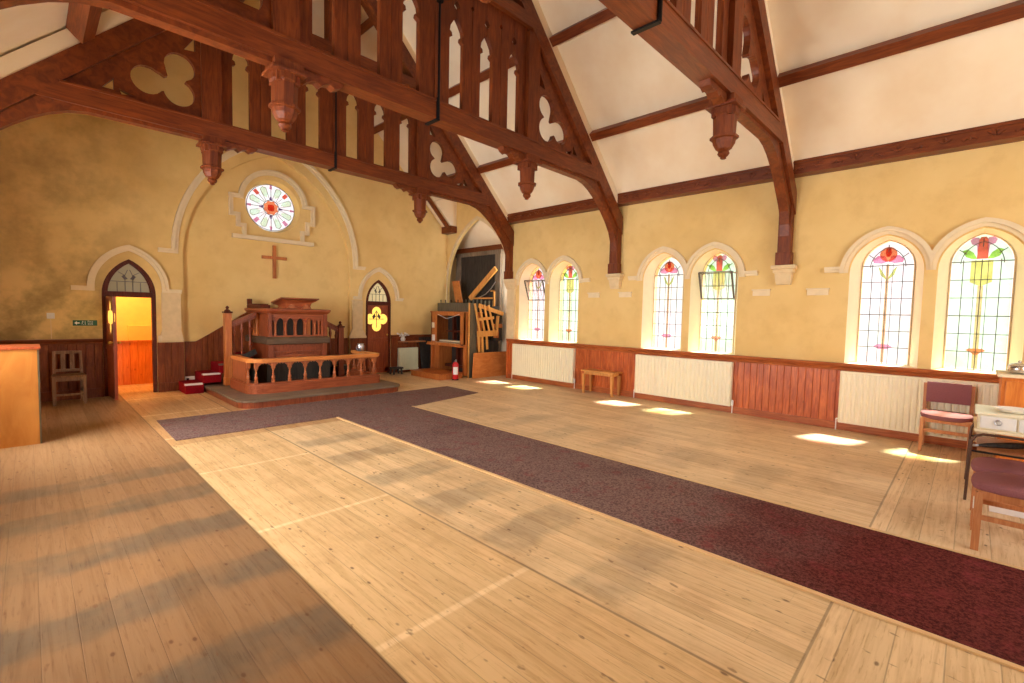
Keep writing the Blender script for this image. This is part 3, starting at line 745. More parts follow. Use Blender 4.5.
# ------------------------------------------------------------------ doors
def mat_glow(name, c, e):  # emissive pane: glow put in where light would shine through from behind
    t = NT(name); b = t.n('ShaderNodeBsdfPrincipled'); t.put(b.inputs['Base Color'], c); b.inputs['Roughness'].default_value = .3
    t.put(b.inputs['Emission Color'], c); b.inputs['Emission Strength'].default_value = e
    t.t.links.new(b.outputs[0], t.out.inputs[0]); return t.m
M['pane_dim'] = mat_glow('fanlight_glass_dim', srgb(150, 134, 88), .05)
M['pane_glow'] = mat_glow('fanlight_glass_glow', srgb(214, 200, 152), .25)
M['pane_gold'] = mat_glow('quatrefoil_glass_glow', srgb(250, 208, 96), .62)
def door_frame(num, c, hw, pane, label, group):
    d = thing('door_%d' % num, (c, L, 0), label, 'door', group, 'structure')
    y0, y1 = L+.005, L+.10
    m = MB(); o = gothic(c, hw, 1.80, .33, 12, 0); i = gothic(c, hw-.06, 1.80, .33, 12, 0)
    m.plate('xz', o+i[::-1], [], y0, y1); m.plate('xz', gothic(c, hw-.045, 1.80, .33, 12, 1.78)+gothic(c, hw-.085, 1.82, .33, 12, 1.84)[::-1], [], y0+.03, y1)
    m.build('frame', M['frame_dark'], d)
    m = MB(); m.box(c-hw+.04, c+hw-.04, y0-.01, y1, 1.755, 1.85, .01); m.build('transom', M['frame_dark'], d)
    m = MB(); m.plate('xz', gothic(c, hw-.075, 1.83, .33, 12, 1.85), [], y0+.05, y0+.055); f = m.build('fanlight', pane, d)
    m = MB(); k = hw-.08
    for u in (-.55, -.18, .18, .55): m.bar((c+u*k, y0+.045, 1.85), (c+u*k, y0+.045, 2.02 if abs(u) > .3 else 2.14), .009, .009, (0, 1, 0))
    m.bar((c-k, y0+.045, 2.03), (c+k, y0+.045, 2.03), .009, .009, (0, 1, 0))
    for s in (-1, 1):
        m.bar((c+s*.18*k, y0+.045, 2.14), (c+s*.05*k, y0+.045, 2.24), .009, .009, (0, 1, 0)); m.bar((c+s*.18*k, y0+.045, 2.14), (c+s*.5*k, y0+.045, 2.2), .009, .009, (0, 1, 0))
        m.plate('xz', [(c+s*.05*k, 2.08), (c+s*.22*k, 2.15), (c+s*.34*k, 2.12), (c+s*.2*k, 2.06)], [], y0+.043, y0+.049)
    m.build('glazing_bars', M['lead'], f)
    return d
def quatre(cx, cz, r, n=64):
    return trefoil([(cx+r*math.cos(a)*.62, cz+r*math.sin(a)*.62, r*.46) for a in (0, PI/2, PI, 1.5*PI)], n)
d2 = door_frame(2, D2, .355, M['pane_glow'], 'closed red brown door with lit yellow quatrefoil pane, right of the pulpit', 'arched chapel doors')
m = MB(); q = quatre(D2-.03, 1.40, .29)
m.plate('xz', [(D2-.30, .02), (D2+.30, .02), (D2+.30, 1.76), (D2-.30, 1.76)], [q], L+.035, L+.075)
m.box(D2-.29, D2+.29, L+.02, L+.04, .84, .92, .008)
for x in (-.25, .25): m.box(D2+x-.05, D2+x+.05, L+.027, L+.037, .05, .84)
m.box(D2-.29, D2+.29, L+.027, L+.037, .03, .15)
lf = m.build('leaf', M['doorwood'], d2)
m = MB(); m.plate('xz', quatre(D2-.03, 1.40, .30), [], L+.055, L+.06); pn_ = m.build('quatrefoil_pane', M['pane_gold'], lf)
m = MB(); X = D2-.03
for a in ((X, 1.18, X, 1.62), (X-.2, 1.40, X+.2, 1.40), (X-.12, 1.45, X, 1.6), (X+.12, 1.45, X, 1.6)): m.bar((a[0], L+.05, a[1]), (a[2], L+.05, a[3]), .012, .01, (0, 1, 0))
for s in (-1, 1): m.plate('xz', [(X+s*.02, 1.46), (X+s*.09, 1.40), (X+s*.12, 1.46), (X+s*.05, 1.53)], [], L+.047, L+.053)
m.build('pane_leading', M['lead'], lf)
m = MB(); m.ball((D2+.25, L+.0, 1.0), .025, 10); m.bar((D2+.25, L, 1.0), (D2+.25, L+.04, 1.0), .02, .02); m.build('handle', M['gold'], lf, True)

d1 = door_frame(1, D1, .38, M['pane_dim'], 'open door with dark leaf swung into the hall, beside the exit sign', 'arched chapel doors')
lx, wd = D1-.31, .62      # leaf hinged on the left, opened into the hall
hx, hy = lx, L-.01
dirv = Vector((.055, -.998, 0))
m = MB()
q = quatre(.34, 1.40, .27)
m.plate('xz', [(0, .02), (wd, .02), (wd, 1.75), (0, 1.75)], [q], -.022, .022)
m.box(.02, .60, -.03, .03, .84, .92)
M4 = Matrix.Translation((hx, hy, 0)) @ Matrix.Rotation(math.atan2(dirv.y, dirv.x), 4, 'Z')
m.b.transform(M4); lf1 = m.build('leaf', M['doorwood'], d1)
m = MB(); m.plate('xz', quatre(.34, 1.40, .28), [], -.003, .003); m.b.transform(M4); m.build('quatrefoil_pane', M['pane_gold'], lf1)
m = MB(); m.ball((.56, .06, .98), .028, 10); m.ball((.56, -.06, .98), .028, 10); m.bar((.56, -.06, .98), (.56, .06, .98), .02, .02); m.b.transform(M4); m.build('handle', M['gold'], lf1, True)
m = MB()
for z in (.3, 1.45): m.lathe(hx-.005, hy-.015, [(.012, z), (.012, z+.09)], 8)
m.build('hinge', M['iron'], d1)
# lobby dado
m = MB(); boards(m, 'xz', -.15, 3.1, 0, .86, 12.16, 12.18, .12); m.box(-.15, 3.1, 12.14, 12.18, .86, .90)
struct('trim_33', m, M['orangepine'], 'orange knotty pine dado in the lobby', 'dado')
m = MB(); m.box(D1+.395, D1+.455, L-.06, L-.03, .95, 1.06, .01)
solo('strike_plate', m, M['cream'], 'small pale block on the dado end right of the open door', 'block', (D1+.42, L-.04, .0))

M['plypale'] = wood('pale_worn_strip', srgb(214, 174, 120), srgb(230, 194, 142), SY, .5)
# ------------------------------------------------------------------ carpet
m = MB()
m.plate('xy', [(1.19, 6.72), (3.2, 6.72), (3.2, YB+.1), (4.48, YB+.1), (4.48, 6.70), (6.28, 7.03), (6.32, 8.08), (1.21, 8.08)], [], .001, .009)
ca = solo('aisle_carpet', m, M['carpet'], 'dark plum carpet runner with a cross strip before the pulpit', 'carpet', (3.84, 3., 0))
for x0, x1, lab in ((3.162, 3.197, 'thin pale wooden strip edging the nearer side of the aisle carpet'), (4.483, 4.513, 'thin pale wooden strip edging the window side of the aisle carpet')):
    m = MB(); m.box(x0, x1, YB+.1, 6.7, 0.001, .012)
    solo('edging_strip', m, M['plypale'], lab, 'edging strip', (x0, 3., 0))
# ------------------------------------------------------------------ pulpit end
def rrect(x0, x1, y0, y1, r, n=6):      # rounded at the front (low y) corners
    P = [(x1, y1), (x0, y1)]
    P += [(x0+r-r*math.cos(PI/2*i/n), y0+r-r*math.sin(PI/2*i/n)) for i in range(n+1)]
    P += [(x1-r+r*math.sin(PI/2*i/n), y0+r-r*math.cos(PI/2*i/n)) for i in range(n+1)]
    return P
t = thing('pulpit_platform', (XW, 9.4, 0), 'low red brown platform with dusty top under pulpit and rail', 'platform')
m = MB(); m.plate('xy', rrect(2.30, 5.24, 8.13, L+.09, .27), [], 0, .10); m.build('riser', M['pulpit'], t)
m = MB(); m.plate('xy', rrect(2.27, 5.27, 8.10, L+.09, .29), [], .10, .13); m.build('tread', M['dusty'], t)

t = thing('communion_rail', (XW, 8.75, .13), 'golden communion rail with turned balusters and scalloped arches before the pulpit', 'altar rail')
RX0, RX1, RY, RB = 2.64, 4.99, 8.74, 9.75
def upath(off, n=6, r=.20):       # path: back left -> front -> back right, offset outwards
    x0, x1, y0 = RX0-off, RX1+off, RY-off; r = r+off
    P = [(x0, RB)]
    P += [(x0+r-r*math.cos(PI/2*i/n), y0+r-r*math.sin(PI/2*i/n)) for i in range(n+1)]
    P += [(x1-r*.3+r*.3*math.sin(PI/2*i/n), y0+r*.3-r*.3*math.cos(PI/2*i/n)) for i in range(n+1)]
    P += [(x1, RB)]
    return P
def uband(m, w0, w1, z0, z1):
    o, i = upath(w1), upath(-w0); m.plate('xy', o+i[::-1], [], z0, z1)
m = MB(); uband(m, .07, .07, .13, .28); uband(m, .055, .055, .28, .31); m.build('kerb', M['pulpit_x'], t)
m = MB(); uband(m, .055, .06, .685, .735); uband(m, .04, .045, .665, .685); m.build('handrail', M['railtop'], t)
def baluster(x, y, name='baluster'):
    m = MB(); m.box(x-.024, x+.024, y-.024, y+.024, .31, .36); m.box(x-.027, x+.027, y-.027, y+.027, .56, .67)
    m.lathe(x, y, [(.018, .36), (.03, .385), (.032, .41), (.02, .44), (.013, .455), (.021, .465), (.015, .48), (.014, .53), (.024, .545), (.018, .56)], 10)
    m.build(name, M['baluster'], t, True)
bx = [RX0+.06+k*.278 for k in range(9)]
for x in bx: baluster(x, RY)
by = [9.0, 9.25, 9.5, 9.7]
for y in by: baluster(RX1, y)
baluster(RX0, 8.95)
m = MB(); m.plate('yz', [(9.02, .30), (9.78, .30), (9.78, .66), (9.02, .66)], [], RX0-.02, RX0+.02); m.build('end_panel', M['baluster'], t)
baluster(RX1-.0, RY+.07)
def scallop(a, b):
    w = b-a; q = lambda u: a+w*u
    return [(q(0), .665), (q(0), .60), (q(.08), .605), (q(.14), .63), (q(.17), .625), (q(.24), .645), (q(.34), .65), (q(.40), .635), (q(.44), .65), (q(.5), .658), (q(.56), .65), (q(.6), .635), (q(.66), .65), (q(.76), .645), (q(.83), .625), (q(.86), .63), (q(.92), .605), (q(1), .60), (q(1), .665)]
for a, b in zip(bx, bx[1:]):
    m = MB(); m.plate('xz', scallop(a+.025, b-.025), [], RY-.012, RY+.012); m.build('spandrel', M['baluster'], t)
for x in (RX1,):
    for a, b in zip(by, by[1:]):
        m = MB(); m.plate('yz', scallop(a+.025, b-.025), [], x-.012, x+.012); m.build('spandrel', M['baluster'], t)

t = thing('pulpit', (XW, 10.1, .13), 'large carved red brown pulpit with arcaded front and bookrest on top', 'pulpit')
PX0, PX1, PY, PB = 3.19, 4.34, 9.6, 10.85
m = MB(); m.box(PX0-.04, PX1+.04, PY-.04, PB, .13, .60); m.build('plinth', M['charcoal'], t)
m = MB(); m.box(PX0+.05, PX1-.05, PY+.06, PB, .60, .95)
for x in (PX0, PX1-.10): m.box(x, x+.10, PY+.01, PY+.12, .60, .95, .008)
m.box(PX0+.10, PX1-.10, PY+.035, PY+.06, .87, .92); m.box(PX0+.10, PX1-.10, PY+.02, PY+.06, .74, .77)
m.build('base', M['pulpit'], t)
m = MB(); m.plate('xz', [(PX0+.14, .61), (PX1-.14, .61), (PX1-.16, .68), (XW+.22, .69), (XW+.11, .72), (XW, .69), (XW-.11, .72), (XW-.22, .69), (PX0+.16, .68)], [], PY+.03, PY+.058); m.build('carved_panel', M['pulpit_x'], t)
m = MB(); R = lambda d, z: [(PX0-d, PY-d, z), (PX1+d, PY-d, z), (PX1+d, PB, z), (PX0-d, PB, z)]
m.loft([R(.0, .91), R(.035, .925), R(.04, 1.03), R(.0, 1.06)], True, True); m.build('ledge', M['ledge'], t)
# arcaded front
ac = [3.42, 3.61, 3.80, 3.99]; holes = []
for c in ac: holes.append(gothic(c, .068, 1.34, .02, 8, 1.085))
sl = [(3.285, 1.10, 1.38), (4.135, 1.10, 1.38), (4.205, 1.10, 1.38)]
for x, a, b in sl: holes.append([(x-.014, a), (x+.014, a), (x+.014, b), (x-.014, b)])
m = MB(); m.plate('xz', [(PX0+.06, 1.06), (PX1-.06, 1.06), (PX1-.06, 1.52), (PX0+.06, 1.52)], holes, PY+.03, PY+.07)
m.build('arcade', M['pulpit_x'], t)
m = MB(); m.box(PX0+.07, PX1-.07, PY+.10, PY+.12, 1.07, 1.5); m.build('arcade_backing', M['charcoal'], t)
m = MB(); m.box(ac[3]-.075, ac[3]+.03, PY+.072, PY+.085, 1.07, 1.5); m.build('filled_arch', M['organwood'], t)
for x in [(a+b)/2 for a, b in zip(ac, ac[1:])]+[ac[0]-.095, ac[3]+.095]:
    m = MB(); m.lathe(x, PY+.02, [(.026, 1.09), (.026, 1.115), (.016, 1.125), (.015, 1.30), (.026, 1.32), (.026, 1.34)], 10); m.build('colonnette', M['baluster'], t, True)
for c in ac:
    m = MB(); o = gothic(c, .088, 1.34, .02, 8); i = gothic(c, .070, 1.34, .02, 8); m.plate('xz', o+i[::-1], [], PY+.01, PY+.03); m.build('arch_moulding', M['pulpit_x'], t)
for x in (PX0, PX1-.07):
    m = MB(); m.box(x, x+.07, PY, PY+.10, 1.06, 1.52, .006); m.build('corner_post', M['pulpit'], t)
for x in (PX0+.015, PX1-.035):
    m = MB(); m.box(x, x+.02, PY+.1, PB-.02, 1.06, 1.52); m.build('side_panel', M['pulpit'], t)
for y in (10.2, 10.34):
    m = MB(); m.lathe(PX0-.01, y, [(.05, 1.06), (.05, 1.10), (.036, 1.12), (.036, 1.46), (.05, 1.48), (.05, 1.52)], 10); m.build('side_column', M['organwood'], t, True)
m = MB(); m.loft([R(-.02, 1.50), R(.02, 1.53), R(.05, 1.57), R(.05, 1.60), R(.0, 1.615)], True, True); m.build('cornice', M['pulpit_x'], t)
m = MB(); m.box(PX0-.03, PX0+.16, PY+.35, PB-.08, 1.615, 1.68, .01); m.box(PX0-.03, PX0+.05, PB-.18, PB-.08, 1.68, 1.80, .015); m.box(PX0-.02, PX0+.30, PB-.35, PB-.1, 1.66, 1.70); m.build('armrest', M['frame_dark'], t)
# bookrest
lx0, lx1 = 3.50, 4.02
m = MB()
m.loft([[(lx0-.0, PY+.02, 1.615), (lx1+.0, PY+.02, 1.615), (lx1, PY+.42, 1.615), (lx0, PY+.42, 1.615)], [(lx0+.02, PY+.03, 1.66), (lx1-.02, PY+.03, 1.66), (lx1-.02, PY+.40, 1.66), (lx0+.02, PY+.40, 1.66)],
        [(lx0+.0, PY+.01, 1.73), (lx1, PY+.01, 1.73), (lx1, PY+.42, 1.68), (lx0, PY+.42, 1.68)], [(lx0-.09, PY-.06, 1.785), (lx1+.09, PY-.06, 1.785), (lx1+.09, PY+.46, 1.70), (lx0-.09, PY+.46, 1.70)]], True, True)
bk = m.build('bookrest', M['pulpit_x'], t)
m = MB(); m.obox((XW, PY+.2, 1.772), (1, 0, 0), (0, .987, -.16), (0, .16, .987), .37, .28, .012); m.build('bookboard', M['pulpit_x'], bk)
m = MB()
for s in (-.14, .14): m.plate('xz', [(XW+s-.10, 1.62), (XW+s+.10, 1.62), (XW+s+.06, 1.64), (XW+s+.04, 1.68), (XW+s, 1.70), (XW+s-.04, 1.68), (XW+s-.06, 1.64)], [], PY-.02, PY+.03)
m.build('carved_bracket', M['baluster'], bk)

# stairs with balustrades
def stair(side, nx, ntop, label, x_in, rz_in, rz_out):
    t = thing('pulpit_stair', (nx, 10.1, .0), label, 'stair')
    s = side
    m = MB(); m.box(nx-.06, nx+.06, 10.04, 10.16, .13, ntop, .008); m.box(nx-.07, nx+.07, 10.03, 10.17, .13, .28, .008)
    nw = m.build('newel_post', M['organwood'] if s < 0 else M['pulpit'], t)
    m = MB(); m.box(nx-.075, nx+.075, 10.025, 10.175, ntop, ntop+.035, .008)
    m.lathe(nx, 10.1, [(.06, ntop+.035), (.045, ntop+.06), (.022, ntop+.075), (.02, ntop+.09), (.032, ntop+.105), (.022, ntop+.125), (.008, ntop+.14)], 8, PI/8)
    m.build('finial', M['frame_dark'], nw)
    m = MB(); m.bar((nx, 10.1, rz_out), (x_in, 10.1, rz_in), .07, .06); m.bar((nx, 10.1, rz_out-.06), (x_in, 10.1, rz_in-.06), .04, .04); m.build('handrail', M['pulpit'], t)
    m = MB(); m.bar((nx, 10.1, rz_out-.78), (x_in, 10.1, rz_in-.74), .05, .10); m.build('string', M['charcoal'], t)
    n = 3
    for i in range(n):
        f = (i+.7)/(n+.4); x = nx+(x_in-nx)*f; z1 = rz_out+(rz_in-rz_out)*f-.08; z0 = z1-.60
        m = MB(); m.lathe(x, 10.1, [(.02, z0), (.02, z0+.08), (.034, z0+.12), (.018, z0+.18), (.016, z1-.2), (.030, z1-.14), (.036, z1-.10), (.022, z1-.06), (.022, z1)], 10); m.build('baluster', M['pulpit'], t, True)
    return t
tl = stair(-1, 2.63, 1.50, 'pulpit stair on the left with red treads and orange newel post', 3.12, 1.50, 1.28)
for i, (x0, x1, z) in enumerate(((1.97, 2.26, .19), (2.25, 2.55, .36), (2.52, 2.80, .53), (2.76, 3.1, .70))):
    m = MB(); m.box(x0, x1, 10.22, 10.86, 0 if i == 0 else z-.18, z-.004, .01); st = m.build('step', M['red'], tl)
    m = MB(); m.box(x0-.01, x1-.02, 10.205, 10.29, z-.03, z, .006); m.build('nosing', M['white'] if i < 2 else M['dusty'], st)
tr = stair(1, 4.86, 1.22, 'pulpit stair on the right with dark balusters and pointed newel', 4.40, 1.40, 1.17)
for i, (x0, x1, z) in enumerate(((5.05, 5.32, .19), (4.80, 5.08, .36), (4.56, 4.83, .53), (4.42, 4.60, .70))):
    m = MB(); m.box(x0, x1, 10.22, 10.86, .13 if i < 2 else z-.20, z-.02, .01); st = m.build('step', M['charcoal'], tr)
    m = MB(); m.box(x0-.0, x1+.01, 10.20, 10.87, z-.02, z, .006); m.build('nosing', M['dusty'], st)

m = MB(); cy = L+.10
m.box(XW-.045, XW+.02, cy-.05, cy-.002, 2.26, 2.97, .004); m.box(XW-.265, XW+.24, cy-.052, cy-.004, 2.67, 2.735, .004)
solo('wooden_cross', m, M['organwood'], 'plain brown wooden cross under the round window', 'cross', (XW, cy, 2.6))
t = thing('metal_jug', (4.95, 9.36, .735), 'small steel jug standing on the right end of the rail', 'jug')
m = MB(); m.lathe(4.96, 9.36, [(.06, .737), (.075, .76), (.078, .85), (.066, .885), (.072, .90), (.064, .897), (.06, .88)], 18); m.build('body', M['steel'], t, True)
m = MB(); m.tube([(4.90, 9.33, .87), (4.85, 9.31, .86), (4.835, 9.31, .81), (4.86, 9.31, .77), (4.89, 9.33, .765)], .009, 8); m.build('handle', M['steel'], t, True)

# ------------------------------------------------------------------ radiators
def radiator(org, rz, wid, h, z0, mat, label, group, vx=1):
    t = thing('radiator', org, label, 'radiator', group, rz=rz, local=True)
    n = max(4, round(wid/.068)); p = wid/n
    m = MB(); prof = []
    for i in range(n):
        a = -wid/2+i*p
        prof += [(a, -.049), (a+p*.10, -.049), (a+p*.26, -.062), (a+p*.74, -.062), (a+p*.90, -.049)]
    prof += [(wid/2, -.049), (wid/2, -.02), (-wid/2, -.02)]
    m.loft([[(x, y, z0+.02) for x, y in prof], [(x, y, z0+h-.02) for x, y in prof]], True, True)
    m.box(-wid/2-.004, wid/2+.004, -.066, .015, z0+h-.025, z0+h, .004); m.box(-wid/2, wid/2, -.06, .0, z0, z0+.022)
    for s in (-1, 1): m.box(*sorted((s*wid/2, s*(wid/2+.006))), -.064, .015, z0+.01, z0+h-.003)
    m.build('panel', mat, t)
    m = MB(); X = vx*(wid/2+.03)
    m.tube([(X, -.03, z0+.05), (X, -.03, .0)], .008, 8); m.lathe(X, -.03, [(.012, z0+.01), (.02, z0+.03), (.02, z0+.09), (.014, z0+.11)], 10); m.tube([(X, -.03, z0+.05), (X-vx*.04, -.03, z0+.05)], .01, 8)
    m.tube([(-X, -.03, z0+.05), (-X, -.03, .0)], .008, 8); m.tube([(-X, -.03, z0+.05), (-X+vx*.04, -.03, z0+.05)], .01, 8)
    m.build('valve', M['white'], t, True)
    return t
RZ90 = -PI/2      # local -y looks to -x
radiator((W-.06, 7.10, 0), RZ90, 1.85, .76, .12, M['radiator'], 'cream panel radiator under the windows nearest the organ', 'wall radiators')
radiator((W-.06, 3.76, 0), RZ90, 1.80, .75, .12, M['radiator'], 'cream panel radiator under the middle pair of windows', 'wall radiators')
radiator((W-.06, .35, 0), RZ90, 1.95, .76, .12, M['radiator'], 'cream panel radiator behind the purple chair', 'wall radiators')
radiator((7.05, L-.07, 0), 0, .58, .59, .06, M['radiator_g'], 'small pale greenish radiator beside the closed door', 'wall radiators', -1)
m = MB(); m.box(6.78, 7.52, L-.24, L-.02, .80, .83, .006)
t = thing('wall_shelf', (7.1, L, .82), 'narrow pinkish wooden shelf above the small radiator', 'shelf')
m.build('board', M['chairwood'], t)
m = MB()
for x in (6.95, 7.35): m.box(x, x+.03, L-.2, L-.03, .77, .80)
m.build('bracket', M['charcoal'], t)
t = thing('flower_vase', (6.86, L-.14, .83), 'white vase of pale flowers on the shelf by the closed door', 'vase')
m = MB(); m.lathe(6.86, L-.14, [(.045, .832), (.062, .86), (.066, .90), (.045, .93), (.04, .95)], 14); m.build('vase', M['white'], t, True)
m = MB(); rr = random.Random(3)
for i in range(16):
    a = rr.random()*2*PI; e = .05+.10*rr.random(); h = .96+.09*rr.random(); c = (6.86+e*1.3*math.cos(a), L-.14+e*.6*math.sin(a), h)
    m.ball(c, (.03, .02, .022), 6); m.bar((6.86, L-.14, .94), c, .005, .005)
m.build('flowers', M['white'], t)
t = thing('footstool', (6.58, 10.50, 0), 'low dark wooden footstool in front of the closed door', 'stool')
m = MB(); m.box(6.40, 6.70, 10.39, 10.61, .14, .18, .01); m.build('seat', M['charcoal'], t)
for x in (6.43, 6.67):
    for y in (10.42, 10.58):
        m = MB(); m.bar((x, y, 0), (x+(.02 if x < 6.6 else -.02), y, .14), .035, .035); m.build('leg', M['charcoal'], t)
m = MB(); m.obox((7.72, 10.69, .46), (1, 0, 0), (0, .18, .98), (0, -.98, .18), .30, .46, .012)
solo('leaning_board', m, M['charcoal'], 'black board leaning on the wall between small radiator and organ console', 'board', (7.72, 10.6, 0))

# ------------------------------------------------------------------ organ corner
t = thing('organ_console', (7.8, 9.55, 0), 'stripped orange oak organ console with open front and keyboard ledge', 'organ console')
x0, x1, y0, y1 = 7.45, 8.02, 8.88, 10.26
m = MB(); m.box(x0, x1, y0, y0+.035, .06, 1.60); m.box(x0, x0+.03, y0, y0+.17, .82, 1.60); m.box(x0+.10, x1, y0, y0+.17, .06, .78); m.build('side_panel', M['organwood'], t)
m = MB(); m.box(x0, x1, y1-.035, y1, .06, 1.60); m.box(x0, x0+.03, y1-.24, y1, .82, 1.60); m.box(x0+.10, x1, y1-.22, y1, .06, .78); m.build('side_panel', M['organwood'], t)
m = MB(); m.box(x0-.02, x1, y0-.02, y1+.02, 1.60, 1.635, .006); m.box(x0, x0+.03, y0+.17, y1-.24, 1.53, 1.60); m.build('top', M['organwood'], t)
m = MB(); m.box(x0-.14, x1-.1, y0-.005, y1+.005, .76, .80, .006); m.box(x0-.13, x0-.10, y0+.02, y1-.02, .80, .84); m.build('key_ledge', M['organwood'], t)
m = MB(); m.box(x0-.06, x0+.20, y0+.20, y1-.26, .80, .84); m.box(x0+.08, x0+.30, y0+.20, y1-.26, .86, .89); m.build('keyboard', M['cream'], t)
m = MB(); m.box(x1-.03, x1, y0+.035, y1-.035, .06, 1.60); m.build('back_panel', M['charcoal'], t)
m = MB(); m.box(x0-.02, x0+.0, y1-.16, y1-.06, 1.20, 1.34); m.build('stop_label', M['cream'], t); 
m = MB(); m.box(x0-.02, x0+.0, y1-.18, y1-.08, .86, 1.02); m.build('paper_label', M['white'], t)
m = MB(); m.tube([(x0-.01, y0+.2, 1.57), (x0-.02, y0+.45, 1.50), (x0-.02, y0+.7, 1.45), (x0-.01, y1-.3, 1.56)], .006, 6); m.build('loose_cable', M['white'], t)
m = MB()
for y in (9.3, 9.5): m.box(x0+.3, x0+.4, y, y+.08, .26, .74)
m.box(x0+.2, x0+.5, 9.2, 9.9, .2, .265); m.build('action_frame', M['frame_dark'], t)
m = MB(); m.bar((x0+.35, 9.7, .9), (x0+.35, 9.72, 1.5), .1, .06); m.box(x0+.3, x0+.5, 9.3, 10.0, 1.1, 1.14); m.build('inner_frame', M['frame_dark'], t)
m = MB(); m.box(6.72, 7.43, 8.90, 10.08, 0, .12, .008); m.box(6.70, 7.43, 8.88, 10.10, .12, .145, .006)
pd = m.build('pedal_step', M['organwood'], t)
# case behind it
t = thing('organ_case', (8.22, 10.1, 0), 'grey green topped organ case behind the console with pegs along its top', 'organ case')
m = MB(); m.box(8.06, 8.38, 9.48, 10.74, 0, 1.62); m.build('body', M['charcoal'], t)
m = MB(); m.box(8.04, 8.385, 9.46, 10.78, 1.62, 1.87, .008); m.build('top_rail', M['greyboard'], t)
for y in (10.70, 10.5, 10.25, 9.95):
    m = MB(); m.lathe(8.10, y, [(.012, 1.87), (.012, 1.93), (.018, 1.94), (.01, 1.96)], 8); m.build('peg', M['iron'], t)
m = MB(); m.obox((8.36, 10.30, 2.19), (0, 1, .0), (1, 0, -.12), (.12, .42, 1), .145, .018, .33)
solo('leaning_plank', m, M['plyorange'], 'short orange plank standing on the organ case left of the dark frame', 'plank', (8.3, 10.2, 1.87))
# tall dark frame on the back wall of the chamber
t = thing('dark_frame', (8.80, 9.95, 0), 'tall weathered grey frame with black panel at the back of the organ chamber', 'frame')
m = MB()
for y in (9.02, 10.66): m.box(8.76, 8.82, y, y+.20, 0, 3.20)
m.box(8.755, 8.825, 9.0, 10.88, 3.20, 3.31)
m.build('frame', M['greyframe'], t)
m = MB(); boards(m, 'yz', 9.22, 10.66, 0, 3.20, 8.785, 8.81, .24); m.build('panel', M['charcoal'], t)
m = MB(); m.bar((8.62, 10.06, 2.0), (8.66, 9.08, 2.80), .06, .13, (0, 0, 1))
solo('slanting_beam', m, M['slat'], 'raw timber length leaning diagonally across the black panel', 'timber', (8.62, 9.9, 2.0))
m = MB(); m.tube([(8.60, 9.75, 2.02), (8.60, 9.6, 2.05), (8.60, 9.4, 2.12), (8.61, 9.2, 2.27), (8.62, 9.04, 2.44)], .014, 8)
solo('bent_pipe', m, M['steel'], 'thin pale bent pipe below the slanting timber', 'pipe', (8.6, 9.4, 2.02), smooth=True)
t = thing('organ_soundboard', (8.56, 9.9, 0), 'dark organ soundboard with a row of small pegs and an orange rack inside the chamber', 'soundboard')
m = MB(); m.box(8.50, 8.73, 9.44, 10.9, 0, 1.84); m.box(8.50, 8.73, 9.0, 9.44, 1.64, 1.80); m.build('chest', M['charcoal'], t)
for i in range(10):
    m = MB(); z = 1.84 if i > 2 else 1.80; m.lathe(8.56, 9.05+i*.16, [(.028, z), (.028, z+.12), (.012, z+.15)], 8); m.build('pipe_foot', M['greyboard'], t)
m = MB(); m.box(8.51, 8.54, 8.97, 9.9, 1.99, 2.03); m.box(8.51, 8.54, 8.96, 9.01, 1.80, 2.22); m.box(8.51, 8.54, 8.96, 9.12, 2.18, 2.22); m.build('rack', M['slat'], t)
# front: grey board, slatted frame, plywood sheet
m = MB(); m.box(7.56, 7.80, 8.818, 8.842, .0, 1.85)
t = thing('grey_board', (7.68, 8.84, 0), 'upright grey board with orange edge beside the console', 'board')
m.build('sheet', M['greyboard'], t)
m = MB(); m.box(7.535, 7.558, 8.812, 8.846, .0, 1.855); m.build('edge_strip', M['slat'], t)
t = thing('slatted_frame', (8.1, 8.78, .65), 'raw orange slatted wooden frame leaning behind the plywood sheet', 'frame')
for i in range(4):
    x = 7.66+i*.155
    m = MB(); m.bar((x, 8.76, 1.84-i*.01), (x+.15+i*.01, 8.715, 1.10), .022, .055, (1, 0, 0)); m.build('slat', M['slat'], t)
m = MB(); m.bar((7.72, 8.72, 1.45), (8.28, 8.72, 1.50), .02, .07); m.build('rail', M['slat'], t)
m = MB(); m.bar((7.72, 8.71, 1.09), (8.40, 8.71, 1.11), .04, .14); m.bar((8.38, 8.72, 1.10), (8.44, 8.74, 1.55), .03, .09, (0, 1, 0)); m.build('rail', M['slat'], t)
for x, z in ((7.78, .64), (7.90, .60), (8.05, .70)):
    m = MB(); m.bar((x, 8.73, 1.05), (x+.02, 8.72, z), .025, .06, (1, 0, 0)); m.build('slat', M['slat'], t)
m = MB(); m.bar((7.82, 8.79, 1.80), (8.70, 8.81, 1.60), .03, .10); m.build('rail', M['slat'], t)
t = thing('pipe_chest', (8.45, 9.2, 0), 'dark boxed organ works half hidden behind the plywood sheet', 'chest')
m = MB(); m.box(8.12, 8.72, 8.99, 9.40, 0, .9); m.box(8.50, 8.72, 8.86, 9.38, .9, 1.60); m.build('body', M['charcoal'], t)
m = MB(); m.box(8.40, 8.58, 8.84, 8.86, .98, 1.2); m.build('block', M['organwood'], t)
m = MB(); m.box(8.40, 8.72, 8.85, 8.86, 1.24, 1.34); m.build('block', M['organwood'], t)
m = MB(); m.obox((8.13, 8.66, .315), (1, .0, 0), (0, 1, .06), (0, -.06, 1), .58, .009, .318)
solo('plywood_sheet', m, M['plyorange'], 'orange plywood sheet standing across the organ chamber opening', 'plywood sheet', (8.13, 8.66, 0))
